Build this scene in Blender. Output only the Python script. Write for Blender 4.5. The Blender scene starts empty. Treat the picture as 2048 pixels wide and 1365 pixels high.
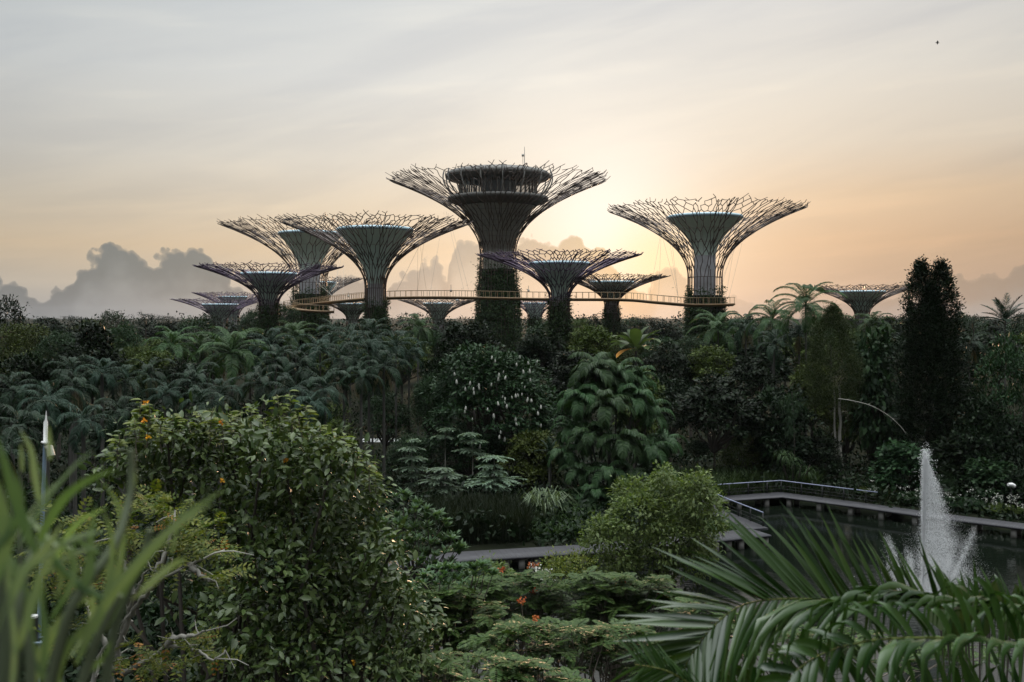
import bpy, math, random
import numpy as np
from mathutils import Vector

sc = bpy.context.scene
COL = sc.collection
R = math.radians
F = 1990.0          # focal length in photo pixels
HY = 632.0          # horizon row in the photo
H = 18.0            # eye height above the pond


def P(x, y, Y):
    """Photo pixel (2048 wide) at distance Y -> world point."""
    return np.array([(x - 1024.0) / F * Y, Y, H + (HY - y) / F * Y])


def lin(h):
    h = h.lstrip('#')
    o = []
    for i in (0, 2, 4):
        c = int(h[i:i + 2], 16) / 255.0
        o.append(c / 12.92 if c <= 0.04045 else ((c + 0.055) / 1.055) ** 2.4)
    return (o[0], o[1], o[2], 1.0)


# ------------------------------------------------------------------ camera
cd = bpy.data.cameras.new('camera')
cam = bpy.data.objects.new('camera', cd)
COL.objects.link(cam)
cam.location = (0, 0, H)
cam.rotation_euler = (R(90), 0, 0)
cd.sensor_width = 36.0
cd.lens = 36.0 * F / 2048.0
cd.shift_y = (HY - 682.5) / 2048.0
cd.clip_start = 0.05
cd.clip_end = 9000
cd.dof.use_dof = True
cd.dof.focus_distance = 120
cd.dof.aperture_fstop = 3.3
sc.camera = cam

# ------------------------------------------------------------------ world
SUN_AZ, SUN_EL = math.atan((1212 - 1024) / F), math.atan((HY - 470) / F)
w = bpy.data.worlds.new('World')
sc.world = w
w.use_nodes = True
nt = w.node_tree
nt.nodes.clear()
LK = nt.links


def N(t, **k):
    n = nt.nodes.new(t)
    for a, b in k.items():
        setattr(n, a, b)
    return n


def mth(op, a, b=None, c=None, clamp=False):
    n = N('ShaderNodeMath', operation=op, use_clamp=clamp)
    for i, v in enumerate((a, b, c)):
        if v is None:
            continue
        if isinstance(v, (int, float)):
            n.inputs[i].default_value = v
        else:
            LK.new(v, n.inputs[i])
    return n.outputs[0]


def mixc(f, a, b, mode='MIX'):
    n = N('ShaderNodeMix', data_type='RGBA', blend_type=mode)
    for i, v in ((0, f), (6, a), (7, b)):
        if isinstance(v, (int, float)):
            n.inputs[i].default_value = v
        elif isinstance(v, tuple):
            n.inputs[i].default_value = v
        else:
            LK.new(v, n.inputs[i])
    return n.outputs[2]


def sstep(v, lo, hi):
    n = N('ShaderNodeMapRange', interpolation_type='SMOOTHSTEP')
    LK.new(v, n.inputs[0])
    n.inputs[1].default_value = lo
    n.inputs[2].default_value = hi
    return n.outputs[0]


def ramp(v, stops, interp='LINEAR'):
    n = N('ShaderNodeValToRGB')
    LK.new(v, n.inputs[0])
    cr = n.color_ramp
    cr.interpolation = interp
    while len(cr.elements) < len(stops):
        cr.elements.new(0.5)
    for e, (p, c) in zip(cr.elements, stops):
        e.position = p
        e.color = lin(c) if isinstance(c, str) else c
    return n.outputs[0]


tc = N('ShaderNodeTexCoord')
sep = N('ShaderNodeSeparateXYZ')
LK.new(tc.outputs['Generated'], sep.inputs[0])
dx, dy, dz = sep.outputs
az = mth('ARCTAN2', dx, dy)
el = mth('ARCSINE', dz)


def ey(y):          # photo row -> elevation
    return math.atan((HY - y) / F)


def ax(x):
    return math.atan((x - 1024) / F)


eln = mth('MULTIPLY', el, 1 / 1.5708, clamp=True)


def st(rows):
    return [(max(0.0, ey(y) / 1.5708) if y > -9000 else 1.0, c) for y, c in sorted(rows, key=lambda t: -t[0])]


left = ramp(eln, st([(632, '#a9a9a7'), (575, '#bfb5a8'), (500, '#d3bca0'), (420, '#d4c5b0'), (320, '#d6cfc3'), (160, '#d2d2cf'), (0, '#cccfcf'), (-350, '#d6dadb'), (-1300, (1.3, 1.3, 1.28, 1)), (-3000, (5.0, 5.0, 4.85, 1)), (-9999, (8.5, 8.5, 8.2, 1))]))
right = ramp(eln, st([(632, '#a39a94'), (560, '#b39a88'), (490, '#c6a588'), (400, '#d3b799'), (300, '#d6c8b6'), (160, '#dbd4c9'), (0, '#d3d1ce'), (-350, '#dadbda'), (-1300, (1.3, 1.3, 1.28, 1)), (-3000, (5.0, 5.0, 4.85, 1)), (-9999, (8.5, 8.5, 8.2, 1))]))
base = mixc(sstep(az, -0.25, 0.38), left, right)
# thin high cloud: long streaks
cmb = N('ShaderNodeCombineXYZ')
LK.new(mth('ADD', mth('MULTIPLY', az, 2.2), mth('MULTIPLY', el, -1.6)), cmb.inputs[0])
LK.new(mth('ADD', mth('MULTIPLY', el, 11.0), mth('MULTIPLY', az, -2.2)), cmb.inputs[1])
n1 = N('ShaderNodeTexNoise')
LK.new(cmb.outputs[0], n1.inputs['Vector'])
n1.inputs['Scale'].default_value = 1.3
n1.inputs['Detail'].default_value = 6
n1.inputs['Roughness'].default_value = 0.55
n1.inputs['Distortion'].default_value = 0.5
streak = sstep(n1.outputs[0], 0.40, 0.68)
base = mixc(mth('MULTIPLY', streak, 0.65), base, mixc(1.0, base, (0.82, 0.84, 0.89, 1), 'MULTIPLY'))
cmb2 = N('ShaderNodeCombineXYZ')
LK.new(mth('ADD', mth('MULTIPLY', az, 3.0), 4.3), cmb2.inputs[0])
LK.new(mth('ADD', mth('MULTIPLY', el, 26.0), mth('MULTIPLY', az, -2.0)), cmb2.inputs[1])
n2 = N('ShaderNodeTexNoise')
LK.new(cmb2.outputs[0], n2.inputs['Vector'])
n2.inputs['Scale'].default_value = 1.6
n2.inputs['Detail'].default_value = 5
lightst = sstep(n2.outputs[0], 0.5, 0.75)
base = mixc(mth('MULTIPLY', lightst, 0.5), base, mixc(1.0, base, (1.16, 1.13, 1.08, 1), 'MULTIPLY'))
# glow round the veiled sun
da = mth('SUBTRACT', az, SUN_AZ)
de = mth('SUBTRACT', el, ey(435))
r2 = mth('ADD', mth('MULTIPLY', da, da), mth('MULTIPLY', mth('MULTIPLY', de, de), 1.15))
g1 = mth('EXPONENT', mth('MULTIPLY', r2, -1 / (2 * 0.062 ** 2)))
g2 = mth('EXPONENT', mth('MULTIPLY', r2, -1 / (2 * 0.15 ** 2)))
glow = mixc(1.0, mixc(1.0, (0, 0, 0, 1), (0.42, 0.36, 0.22, 1), 'MIX'), (1, 1, 1, 1), 'MULTIPLY')
ga = N('ShaderNodeVectorMath', operation='SCALE')
ga.inputs[0].default_value = (0.36, 0.38, 0.38)
ga.inputs['Scale'].default_value = 0.0
gb = N('ShaderNodeVectorMath', operation='SCALE')
gb.inputs[0].default_value = (0.14, 0.14, 0.132)
LK.new(g2, gb.inputs['Scale'])
gs = N('ShaderNodeVectorMath', operation='ADD')
LK.new(ga.outputs[0], gs.inputs[0])
LK.new(gb.outputs[0], gs.inputs[1])
hsv = N('ShaderNodeHueSaturation')
LK.new(base, hsv.inputs['Color'])
hsv.inputs['Saturation'].default_value = 0.98
base = mixc(1.0, hsv.outputs[0], (1.13, 1.135, 1.14, 1), 'MULTIPLY')
bs = N('ShaderNodeVectorMath', operation='ADD')
LK.new(base, bs.inputs[0])
LK.new(gs.outputs[0], bs.inputs[1])
skyc = mixc(mth('MULTIPLY', g1, 0.92), bs.outputs[0], (0.97, 0.95, 0.90, 1))
gw = mth('ADD', mth('MULTIPLY', mth('SUBTRACT', az, ax(1318)), mth('SUBTRACT', az, ax(1318))), mth('MULTIPLY', mth('SUBTRACT', el, ey(515)), mth('SUBTRACT', el, ey(515))))
gw = mth('EXPONENT', mth('MULTIPLY', gw, -1 / (2 * 0.030 ** 2)))
skyc = mixc(mth('MULTIPLY', gw, 0.55), skyc, (1.05, 0.78, 0.42, 1))
away = sstep(mth('ABSOLUTE', mth('SUBTRACT', az, ax(1150))), 0.18, 0.75)
skyc = mixc(away, skyc, mixc(1.0, skyc, (0.70, 0.73, 0.76, 1), 'MULTIPLY'))
# cumulus banks near the horizon: tops follow an uneven profile
CL = [(-400, 600), (-100, 575), (0, 562), (50, 556), (75, 578), (110, 562), (150, 548), (165, 515), (205, 503), (222, 487), (245, 482), (268, 494), (295, 510), (330, 497), (360, 488),
      (395, 508), (440, 518), (455, 545), (520, 575), (640, 580), (690, 545), (720, 560), (780, 565), (800, 545), (835, 537), (848, 515), (866, 508), (884, 530), (893, 556), (903, 500), (920, 464), (950, 459),
      (1000, 470), (1040, 476), (1068, 464), (1088, 471), (1110, 461), (1140, 460), (1162, 473), (1174, 492), (1188, 486), (1202, 498), (1240, 545), (1292, 585), (1308, 545), (1326, 524), (1345, 520), (1360, 536), (1374, 570),
      (1420, 592), (1560, 604), (1700, 598), (1790, 580), (1830, 545), (1900, 536), (1960, 540), (2060, 528), (2200, 550), (2500, 600)]
fc = N('ShaderNodeFloatCurve')
A0, A1, EM = -0.62, 0.66, 0.10
uu = mth('MULTIPLY', mth('SUBTRACT', az, A0), 1 / (A1 - A0), clamp=True)
LK.new(uu, fc.inputs['Value'])
cv = fc.mapping.curves[0]
pts = [((ax(x) - A0) / (A1 - A0), ey(y) * math.cos(ax(x)) / EM) for x, y in CL]
pts = [(0.0, 0.05)] + [p for p in pts if 0.002 < p[0] < 0.998] + [(1.0, 0.05)]
while len(cv.points) < len(pts):
    cv.points.new(0.5, 0.5)
for q, p in zip(cv.points, pts):
    q.location = p
    q.handle_type = 'AUTO'
fc.mapping.update()
cmb3 = N('ShaderNodeCombineXYZ')
LK.new(az, cmb3.inputs[0])
LK.new(el, cmb3.inputs[1])
n3 = N('ShaderNodeTexNoise')
LK.new(cmb3.outputs[0], n3.inputs['Vector'])
n3.inputs['Scale'].default_value = 75
n3.inputs['Detail'].default_value = 7
n3.inputs['Roughness'].default_value = 0.6
n4 = N('ShaderNodeTexNoise')
LK.new(cmb3.outputs[0], n4.inputs['Vector'])
n4.inputs['Scale'].default_value = 26
n4.inputs['Detail'].default_value = 4
top = mth('ADD', mth('MULTIPLY', fc.outputs[0], EM), mth('MULTIPLY', mth('SUBTRACT', n3.outputs[0], 0.5), 0.012))
top = mth('ADD', top, mth('MULTIPLY', mth('SUBTRACT', n4.outputs[0], 0.5), 0.006))
vor = N('ShaderNodeTexVoronoi', feature='SMOOTH_F1')
LK.new(cmb3.outputs[0], vor.inputs['Vector'])
vor.inputs['Scale'].default_value = 48
vor.inputs['Smoothness'].default_value = 0.25
top = mth('ADD', top, mth('MULTIPLY', mth('SUBTRACT', 0.40, vor.outputs['Distance']), 0.022))
vor2 = N('ShaderNodeTexVoronoi', feature='SMOOTH_F1')
LK.new(cmb3.outputs[0], vor2.inputs['Vector'])
vor2.inputs['Scale'].default_value = 120
vor2.inputs['Smoothness'].default_value = 0.2
top = mth('ADD', top, mth('MULTIPLY', mth('SUBTRACT', 0.40, vor2.outputs['Distance']), 0.009))
depth = mth('SUBTRACT', top, el)
cmask = sstep(depth, -0.0006, 0.0012)
adist = mth('ABSOLUTE', da)
ccol = ramp(mth('MULTIPLY', adist, 1.6, clamp=True), [(0.0, '#c6b59b'), (0.10, '#b3aa9f'), (0.28, '#9d9e9e'), (0.62, '#727b80'), (1.0, '#6d767b')])
ccol = mixc(mth('MULTIPLY', sstep(az, 0.15, 0.42), 0.85), ccol, lin('#97897f'))
hz = mixc(sstep(adist, 0.05, 0.55), lin('#c0bcb5'), lin('#888f93'))
ccol = mixc(sstep(depth, 0.008, 0.055), ccol, hz)
ccol = mixc(mth('MULTIPLY', mth('SUBTRACT', n4.outputs[0], 0.35), 0.7), ccol, mixc(1.0, ccol, (0.90, 0.91, 0.94, 1), 'MULTIPLY'))
rim = mth('SUBTRACT', 1.0, sstep(depth, 0.0, 0.0055))
ccol = mixc(mth('MULTIPLY', rim, 0.40), ccol, skyc)
cop = mixc(sstep(az, 0.10, 0.26), (0.93, 0.93, 0.93, 1), (0.80, 0.80, 0.80, 1))
skyc = mixc(mth('MULTIPLY', cmask, cop), skyc, ccol)
# real clear sky thinly showing through the veil
nis = N('ShaderNodeTexSky', sky_type='NISHITA', sun_disc=False, sun_elevation=SUN_EL, sun_rotation=SUN_AZ)
nsc = N('ShaderNodeVectorMath', operation='SCALE')
LK.new(nis.outputs[0], nsc.inputs[0])
nsc.inputs['Scale'].default_value = 0.10
skyc = mixc(0.93, nsc.outputs[0], skyc)
# the western half of the sky, behind the viewer, is duller at sunrise; below the horizon dark
west = mth('MAXIMUM', sstep(dy, -0.5, 0.75), sstep(dz, 0.20, 0.62))
skyc = mixc(1.0, skyc, mixc(west, (0.24, 0.25, 0.245, 1), (1, 1, 1, 1)), 'MULTIPLY')
skyc = mixc(sstep(el, -0.03, -0.004), (0.03, 0.035, 0.03, 1), skyc)
bg = N('ShaderNodeBackground')
LK.new(skyc, bg.inputs[0])
bg.inputs[1].default_value = 1.0
wo = N('ShaderNodeOutputWorld')
LK.new(bg.outputs[0], wo.inputs[0])
w.cycles.sampling_method = 'MANUAL'
w.cycles.sample_map_resolution = 1024

# ------------------------------------------------------------------ sun
sl = bpy.data.lights.new('sun', 'SUN')
sl.energy = 1.3
sl.angle = R(4)
sl.color = (1.0, 0.62, 0.36)
so = bpy.data.objects.new('sun', sl)
COL.objects.link(so)
S = Vector((math.sin(SUN_AZ) * math.cos(SUN_EL), math.cos(SUN_AZ) * math.cos(SUN_EL), math.sin(SUN_EL)))
so.rotation_euler = (-S).to_track_quat('-Z', 'Y').to_euler()
so.location = (60, 300, 120)

sc.view_settings.view_transform = 'Standard'
sc.view_settings.look = 'None'
sc.view_settings.exposure = 0.0
sc.view_settings.gamma = 1.0
sc.render.engine = 'CYCLES'
cy = sc.cycles
cy.max_bounces = 5
cy.diffuse_bounces = 1
cy.glossy_bounces = 2
cy.transmission_bounces = 3
cy.volume_bounces = 0
cy.transparent_max_bounces = 6
cy.use_denoising = True
cy.denoiser = 'OPENIMAGEDENOISE'
cy.denoising_input_passes = 'RGB_ALBEDO_NORMAL'
cy.denoising_prefilter = 'ACCURATE'
cy.sample_clamp_indirect = 3.0

# ------------------------------------------------------------------ mesh helpers
UP = np.array([0.0, 0.0, 1.0])


def nrm(a):
    return a / np.maximum(np.linalg.norm(a, axis=-1, keepdims=True), 1e-9)


class G:
    """Collects vertices and faces for one mesh."""

    def __init__(s):
        s.V, s.F, s.n = [], [], 0

    def add(s, V, *Fs):
        V = np.asarray(V, float).reshape(-1, 3)
        for f in Fs:
            f = np.asarray(f, int)
            s.F.append(f.reshape(-1, f.shape[-1]) + s.n)
        s.V.append(V)
        s.n += len(V)

    def mesh(s, name, smooth=False):
        me = bpy.data.meshes.new(name)
        V = np.concatenate(s.V)
        me.vertices.add(len(V))
        me.vertices.foreach_set('co', V.astype(np.float32).ravel())
        lp = np.concatenate([f.ravel() for f in s.F]).astype(np.int32)
        tot = np.concatenate([np.full(len(f), f.shape[1]) for f in s.F])
        start = (np.cumsum(tot) - tot).astype(np.int32)
        me.loops.add(len(lp))
        me.loops.foreach_set('vertex_index', lp)
        me.polygons.add(len(tot))
        me.polygons.foreach_set('loop_start', start)
        if smooth:
            me.polygons.foreach_set('use_smooth', np.ones(len(tot), bool))
        me.update(calc_edges=True)
        return me

    def build(s, name, mat, parent=None, smooth=False):
        return mk(name, s.mesh(name, smooth), mat, parent)


def mk(name, me, mat=None, parent=None):
    if mat is not None and not me.materials:
        me.materials.append(mat)
    o = bpy.data.objects.new(name, me)
    COL.objects.link(o)
    if parent is not None:
        o.parent = parent
    return o


def empty(name, loc, rz=0.0):
    o = bpy.data.objects.new(name, None)
    COL.objects.link(o)
    o.location = tuple(float(v) for v in loc)
    o.rotation_euler = (0, 0, rz)
    o.empty_display_size = 0.5
    return o


def tag(o, label=None, cat=None, group=None, kind=None):
    if label:
        o['label'] = label
    if cat:
        o['category'] = cat
    if group:
        o['group'] = group
    if kind:
        o['kind'] = kind
    return o


def inst(name, me, mat, parent, loc=(0, 0, 0), rot=(0, 0, 0), scale=(1, 1, 1)):
    o = mk(name, me, mat, parent)
    o.location = tuple(float(v) for v in loc)
    o.rotation_euler = tuple(float(v) for v in rot)
    o.scale = tuple(float(v) for v in (scale if hasattr(scale, '__len__') else (scale,) * 3))
    return o


def tube(g, pts, rad, k=6, cap=True):
    pts = np.asarray(pts, float)
    n = len(pts)
    rad = np.broadcast_to(np.asarray(rad, float), (n,))
    T = nrm(np.gradient(pts, axis=0))
    ref = np.array([0.3, 0.9, 0.1]) if abs(T[0] @ np.array([0.3, 0.9, 0.1])) < 0.85 else np.array([1.0, 0, 0])
    A = np.zeros((n, 3))
    a = ref - T[0] * (ref @ T[0])
    for i in range(n):
        a = a - T[i] * (a @ T[i])
        a /= max(np.linalg.norm(a), 1e-9)
        A[i] = a
    B = np.cross(T, A)
    th = np.arange(k) / k * 2 * math.pi
    V = pts[:, None] + rad[:, None, None] * (np.cos(th)[None, :, None] * A[:, None] + np.sin(th)[None, :, None] * B[:, None])
    i = np.arange(n - 1)[:, None] * k
    j = np.arange(k)[None]
    j2 = (j + 1) % k
    q = np.stack([i + j, i + j2, i + k + j2, i + k + j], -1).reshape(-1, 4)
    fs = [q]
    g.add(V, *fs)
    if cap and k > 2:
        g.add(V[0], np.arange(k)[None, ::-1])
        g.add(V[-1], np.arange(k)[None])


def prisms(g, A, B, ra, rb=None, k=4):
    A, B = np.asarray(A, float), np.asarray(B, float)
    rb = ra if rb is None else rb
    n = len(A)
    ra = np.broadcast_to(np.asarray(ra, float), (n,))
    rb = np.broadcast_to(np.asarray(rb, float), (n,))
    T = nrm(B - A)
    ref = np.where(np.abs(T[:, 2:3]) < 0.8, UP[None], np.array([[1.0, 0, 0]]))
    U = nrm(np.cross(T, ref))
    W = np.cross(T, U)
    th = (np.arange(k) + 0.5) / k * 2 * math.pi
    ring = np.cos(th)[None, :, None] * U[:, None] + np.sin(th)[None, :, None] * W[:, None]
    V = np.stack([A[:, None] + ra[:, None, None] * ring, B[:, None] + rb[:, None, None] * ring], 1)
    b = np.arange(n)[:, None] * 2 * k
    j = np.arange(k)[None]
    j2 = (j + 1) % k
    q = np.stack([b + j, b + j2, b + k + j2, b + k + j], -1).reshape(-1, 4)
    g.add(V, q)


def lathe(g, prof, k=48, center=(0, 0, 0), a0=0.0, a1=2 * math.pi):
    prof = np.asarray(prof, float)
    full = abs(a1 - a0 - 2 * math.pi) < 1e-6
    m = k if full else k + 1
    th = a0 + np.arange(m) / k * (a1 - a0)
    V = np.stack([prof[:, 0][:, None] * np.cos(th), prof[:, 0][:, None] * np.sin(th), np.broadcast_to(prof[:, 1][:, None], (len(prof), m))], -1) + np.asarray(center)
    i = np.arange(len(prof) - 1)[:, None] * m
    j = np.arange(k)[None]
    j2 = (j + 1) % m
    g.add(V, np.stack([i + j, i + j2, i + m + j2, i + m + j], -1).reshape(-1, 4))


def box(g, c, s, rz=0.0):
    c, s = np.asarray(c, float), np.asarray(s, float) / 2
    v = np.array([[x, y, z] for z in (-1, 1) for y in (-1, 1) for x in (-1, 1)], float) * s
    ca, sa = math.cos(rz), math.sin(rz)
    v = np.stack([v[:, 0] * ca - v[:, 1] * sa, v[:, 0] * sa + v[:, 1] * ca, v[:, 2]], -1) + c
    g.add(v, [[0, 2, 3, 1], [4, 5, 7, 6], [0, 1, 5, 4], [1, 3, 7, 5], [3, 2, 6, 7], [2, 0, 4, 6]])


def leaves(g, Pp, D, Nn, L, W, detail=0, fold=0.25, curl=0.15):
    """Leaf faces: base at Pp, along D, facing Nn."""
    n = len(Pp)
    D = nrm(D)
    Nn = nrm(Nn - D * np.sum(Nn * D, -1, keepdims=True))
    Sd = np.cross(D, Nn)
    L = np.broadcast_to(np.asarray(L, float), (n,))[:, None]
    W = np.broadcast_to(np.asarray(W, float), (n,))[:, None]
    if detail == 0:
        V = np.stack([Pp, Pp + D * L * .45 + Sd * W * .5, Pp + D * L - Nn * L * curl, Pp + D * L * .45 - Sd * W * .5], 1)
        g.add(V, np.arange(n * 4).reshape(n, 4))
        return
    def mid(t):
        return Pp + D * L * t - Nn * L * curl * t * t
    m1, m2, tp = mid(.33), mid(.68), mid(1.0)
    e1, e2 = Sd * W * .48, Sd * W * .42
    f1 = Nn * W * fold * .5
    V = np.stack([Pp, m1, m2, tp, m1 + e1 + f1, m2 + e2 + f1, m1 - e1 + f1, m2 - e2 + f1], 1)
    b = np.arange(n)[:, None] * 8
    g.add(V, np.concatenate([b + np.array([[0, 1, 4]]), b + np.array([[2, 3, 5]]), b + np.array([[0, 6, 1]]), b + np.array([[2, 7, 3]])]))
    g.F.append((np.concatenate([b + np.array([[1, 2, 5, 4]]), b + np.array([[1, 6, 7, 2]])])) + g.n - n * 8)


def rdir(rng, n):
    return nrm(rng.normal(size=(n, 3)))


def crown(g, rng, lobes, ncl, nl, L, W, cr, detail=0, droop=0.25, lo=-0.55, shell=0.30, out=0.6, flat=1.0, jit=0.35):
    """Leaf clusters spread over a set of overlapping lobes."""
    C = np.array([l[0] for l in lobes], float)
    Rr = np.array([l[1] if hasattr(l[1], '__len__') else (l[1],) * 3 for l in lobes], float)
    area = (Rr[:, 0] * Rr[:, 1] + Rr[:, 0] * Rr[:, 2]) ** 1.0
    idx = rng.choice(len(lobes), ncl, p=area / area.sum())
    d = rdir(rng, ncl)
    low = d[:, 2] < lo
    d[low, 2] *= -1
    f = 1.06 - shell * rng.random(ncl) ** 1.8
    pos = C[idx] + d * Rr[idx] * f[:, None]
    keep = np.ones(ncl, bool)
    for c, r in zip(C, Rr):
        keep &= np.sum(((pos - c) / r) ** 2, -1) > 0.45
    pos, d, ii = pos[keep], nrm(d[keep] / Rr[idx][keep]), idx[keep]
    m = len(pos)
    k = np.repeat(np.arange(m), nl)
    q = rng.normal(size=(m * nl, 3)) * cr
    q[:, 2] *= flat
    pp = pos[k] + q
    o = d[k]
    D = nrm(o * out + rng.normal(size=(m * nl, 3)) * 0.55 + nrm(q) * 0.5 - UP * droop)
    Nn = nrm(UP * 0.75 + o * 0.45 + rng.normal(size=(m * nl, 3)) * jit)
    s = np.clip(rng.lognormal(-.03, .28, m * nl), .45, 1.6)
    leaves(g, pp, D, Nn, L * s, W * s, detail)
    return pos


def limbs(g, rng, start, targets, r0, k=5, wig=0.12, split=0.45):
    """Branches from start out to target points."""
    start = np.asarray(start, float)
    for t in targets:
        t = np.asarray(t, float)
        v = t - start
        ln = np.linalg.norm(v)
        ts = np.linspace(0, 1, 6)
        p = start + v * ts[:, None]
        p[:, 2] += (ts ** 1.6 - ts) * abs(v[2]) * 0.35
        p[1:-1] += rng.normal(size=(4, 3)) * ln * wig * 0.3
        tube(g, p, r0 * (1 - 0.75 * ts), k, False)


def frond(g, o, azm, elev, length, droop, nl, ll, lw, hang=0.6, a0=62, a1=30, lift=0.25, rr=0.03, start=0.12, twist=0.0, rng=None):
    ns = 14
    sv = np.linspace(0, 1, ns)
    th = elev - droop * sv ** 1.3
    dl = length / (ns - 1)
    hx = np.concatenate([[0], np.cumsum(np.cos(th[:-1]) * dl)])
    hz_ = np.concatenate([[0], np.cumsum(np.sin(th[:-1]) * dl)])
    hd = np.array([math.cos(azm), math.sin(azm), 0])
    pts = np.asarray(o, float) + hx[:, None] * hd + hz_[:, None] * UP
    tube(g, pts[::2] if ns > 8 else pts, np.linspace(rr, rr * .25, len(pts[::2])), 3, False)
    s = np.linspace(start, 0.99, nl)
    pr = np.stack([np.interp(s, sv, pts[:, i]) for i in range(3)], -1)
    thl = np.interp(s, sv, th)
    T = np.cos(thl)[:, None] * hd + np.sin(thl)[:, None] * UP
    B = np.broadcast_to(np.array([-math.sin(azm), math.cos(azm), 0]), T.shape)
    U = np.cross(B, -T)
    U = np.where(U[:, 2:3] < 0, -U, U)
    prof = np.clip(np.sin(math.pi * (0.14 + 0.80 * s)), 0.2, 1) ** 0.7
    ang = R(a0) + (R(a1) - R(a0)) * s
    for sg in (-1, 1):
        j = 1.0 if rng is None else rng.uniform(0.85, 1.12, nl)
        le = (ll * prof * j)[:, None]
        d0 = nrm(T * np.cos(ang)[:, None] + sg * B * np.sin(ang)[:, None] + U * lift)
        d1 = nrm(d0 - UP * hang)
        if rng is not None:
            d1 = nrm(d1 + rng.normal(size=d1.shape) * 0.07)
        p1 = pr + d0 * le * .5
        p2 = p1 + d1 * le * .5
        wv = nrm(T - d0 * np.sum(T * d0, -1, keepdims=True))
        if rng is not None:
            wv = nrm(wv + rng.normal(size=wv.shape) * .35)
        V = np.stack([pr - wv * lw * .35, pr + wv * lw * .35, p1 - wv * lw * .5, p1 + wv * lw * .5, p2 - wv * lw * .08, p2 + wv * lw * .08], 1)
        b = np.arange(nl)[:, None] * 6
        g.add(V, np.concatenate([b + np.array([[0, 1, 3, 2]]), b + np.array([[2, 3, 5, 4]])]))


# ------------------------------------------------------------------ materials
def new_mat(name):
    m = bpy.data.materials.new(name)
    m.use_nodes = True
    t = m.node_tree
    b = t.nodes['Principled BSDF']
    return m, t, b


def leaf_mat(name, c1, c2, rough=0.45, trans=0.15, spec=0.2, tcol=None, ovar=0.5, k=0.66):
    c1, c2 = [tuple(v * k for v in c) for c in (c1, c2)]
    m, t, b = new_mat(name)
    geo = t.nodes.new('ShaderNodeNewGeometry')
    mx = t.nodes.new('ShaderNodeMix')
    mx.data_type = 'RGBA'
    mx.inputs[6].default_value = (*c1, 1)
    mx.inputs[7].default_value = (*c2, 1)
    t.links.new(geo.outputs['Random Per Island'], mx.inputs[0])
    oi = t.nodes.new('ShaderNodeObjectInfo')
    tcn = t.nodes.new('ShaderNodeTexCoord')
    ns = t.nodes.new('ShaderNodeTexNoise')
    ns.inputs['Scale'].default_value = 0.6
    t.links.new(tcn.outputs['Object'], ns.inputs['Vector'])
    ma = t.nodes.new('ShaderNodeMath')
    ma.operation = 'MULTIPLY_ADD'
    t.links.new(oi.outputs['Random'], ma.inputs[0])
    ma.inputs[1].default_value = ovar
    ma.inputs[2].default_value = 0.75 - ovar * .5
    mb = t.nodes.new('ShaderNodeMath')
    mb.operation = 'ADD'
    t.links.new(ma.outputs[0], mb.inputs[0])
    t.links.new(ns.outputs[0], mb.inputs[1])
    hs = t.nodes.new('ShaderNodeHueSaturation')
    t.links.new(mx.outputs[2], hs.inputs['Color'])
    t.links.new(mb.outputs[0], hs.inputs['Value'])
    hm = t.nodes.new('ShaderNodeMath')
    hm.operation = 'MULTIPLY_ADD'
    t.links.new(oi.outputs['Random'], hm.inputs[0])
    hm.inputs[1].default_value = 0.025
    hm.inputs[2].default_value = 0.492
    t.links.new(hm.outputs[0], hs.inputs['Hue'])
    t.links.new(hs.outputs[0], b.inputs['Base Color'])
    b.inputs['Roughness'].default_value = rough
    b.inputs['Specular IOR Level'].default_value = spec
    tr = t.nodes.new('ShaderNodeBsdfTranslucent')
    hs2 = t.nodes.new('ShaderNodeMix')
    hs2.data_type = 'RGBA'
    hs2.blend_type = 'MULTIPLY'
    hs2.inputs[0].default_value = 1
    t.links.new(hs.outputs[0], hs2.inputs[6])
    hs2.inputs[7].default_value = (*(tcol or (1.5, 1.6, 0.7)), 1)
    t.links.new(hs2.outputs[2], tr.inputs['Color'])
    ms = t.nodes.new('ShaderNodeMixShader')
    ms.inputs[0].default_value = trans
    t.links.new(b.outputs[0], ms.inputs[1])
    t.links.new(tr.outputs[0], ms.inputs[2])
    t.links.new(ms.outputs[0], t.nodes['Material Output'].inputs['Surface'])
    return m


def solid_mat(name, c1, c2=None, rough=0.7, scale=3.0, metal=0.0, bump=0.0, stretch=(1, 1, 1), spec=0.5):
    m, t, b = new_mat(name)
    c2 = c2 or tuple(v * 0.6 for v in c1)
    tcn = t.nodes.new('ShaderNodeTexCoord')
    mp = t.nodes.new('ShaderNodeMapping')
    mp.inputs['Scale'].default_value = stretch
    t.links.new(tcn.outputs['Object'], mp.inputs[0])
    ns = t.nodes.new('ShaderNodeTexNoise')
    ns.inputs['Scale'].default_value = scale
    ns.inputs['Detail'].default_value = 5
    t.links.new(mp.outputs[0], ns.inputs['Vector'])
    mr = t.nodes.new('ShaderNodeMapRange')
    mr.inputs[1].default_value = 0.3
    mr.inputs[2].default_value = 0.7
    t.links.new(ns.outputs[0], mr.inputs[0])
    mx = t.nodes.new('ShaderNodeMix')
    mx.data_type = 'RGBA'
    mx.inputs[6].default_value = (*c1, 1)
    mx.inputs[7].default_value = (*c2, 1)
    t.links.new(mr.outputs[0], mx.inputs[0])
    t.links.new(mx.outputs[2], b.inputs['Base Color'])
    b.inputs['Roughness'].default_value = rough
    b.inputs['Metallic'].default_value = metal
    b.inputs['Specular IOR Level'].default_value = spec
    if bump:
        bp = t.nodes.new('ShaderNodeBump')
        bp.inputs['Strength'].default_value = bump
        t.links.new(ns.outputs[0], bp.inputs['Height'])
        t.links.new(bp.outputs[0], b.inputs['Normal'])
    return m


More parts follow.
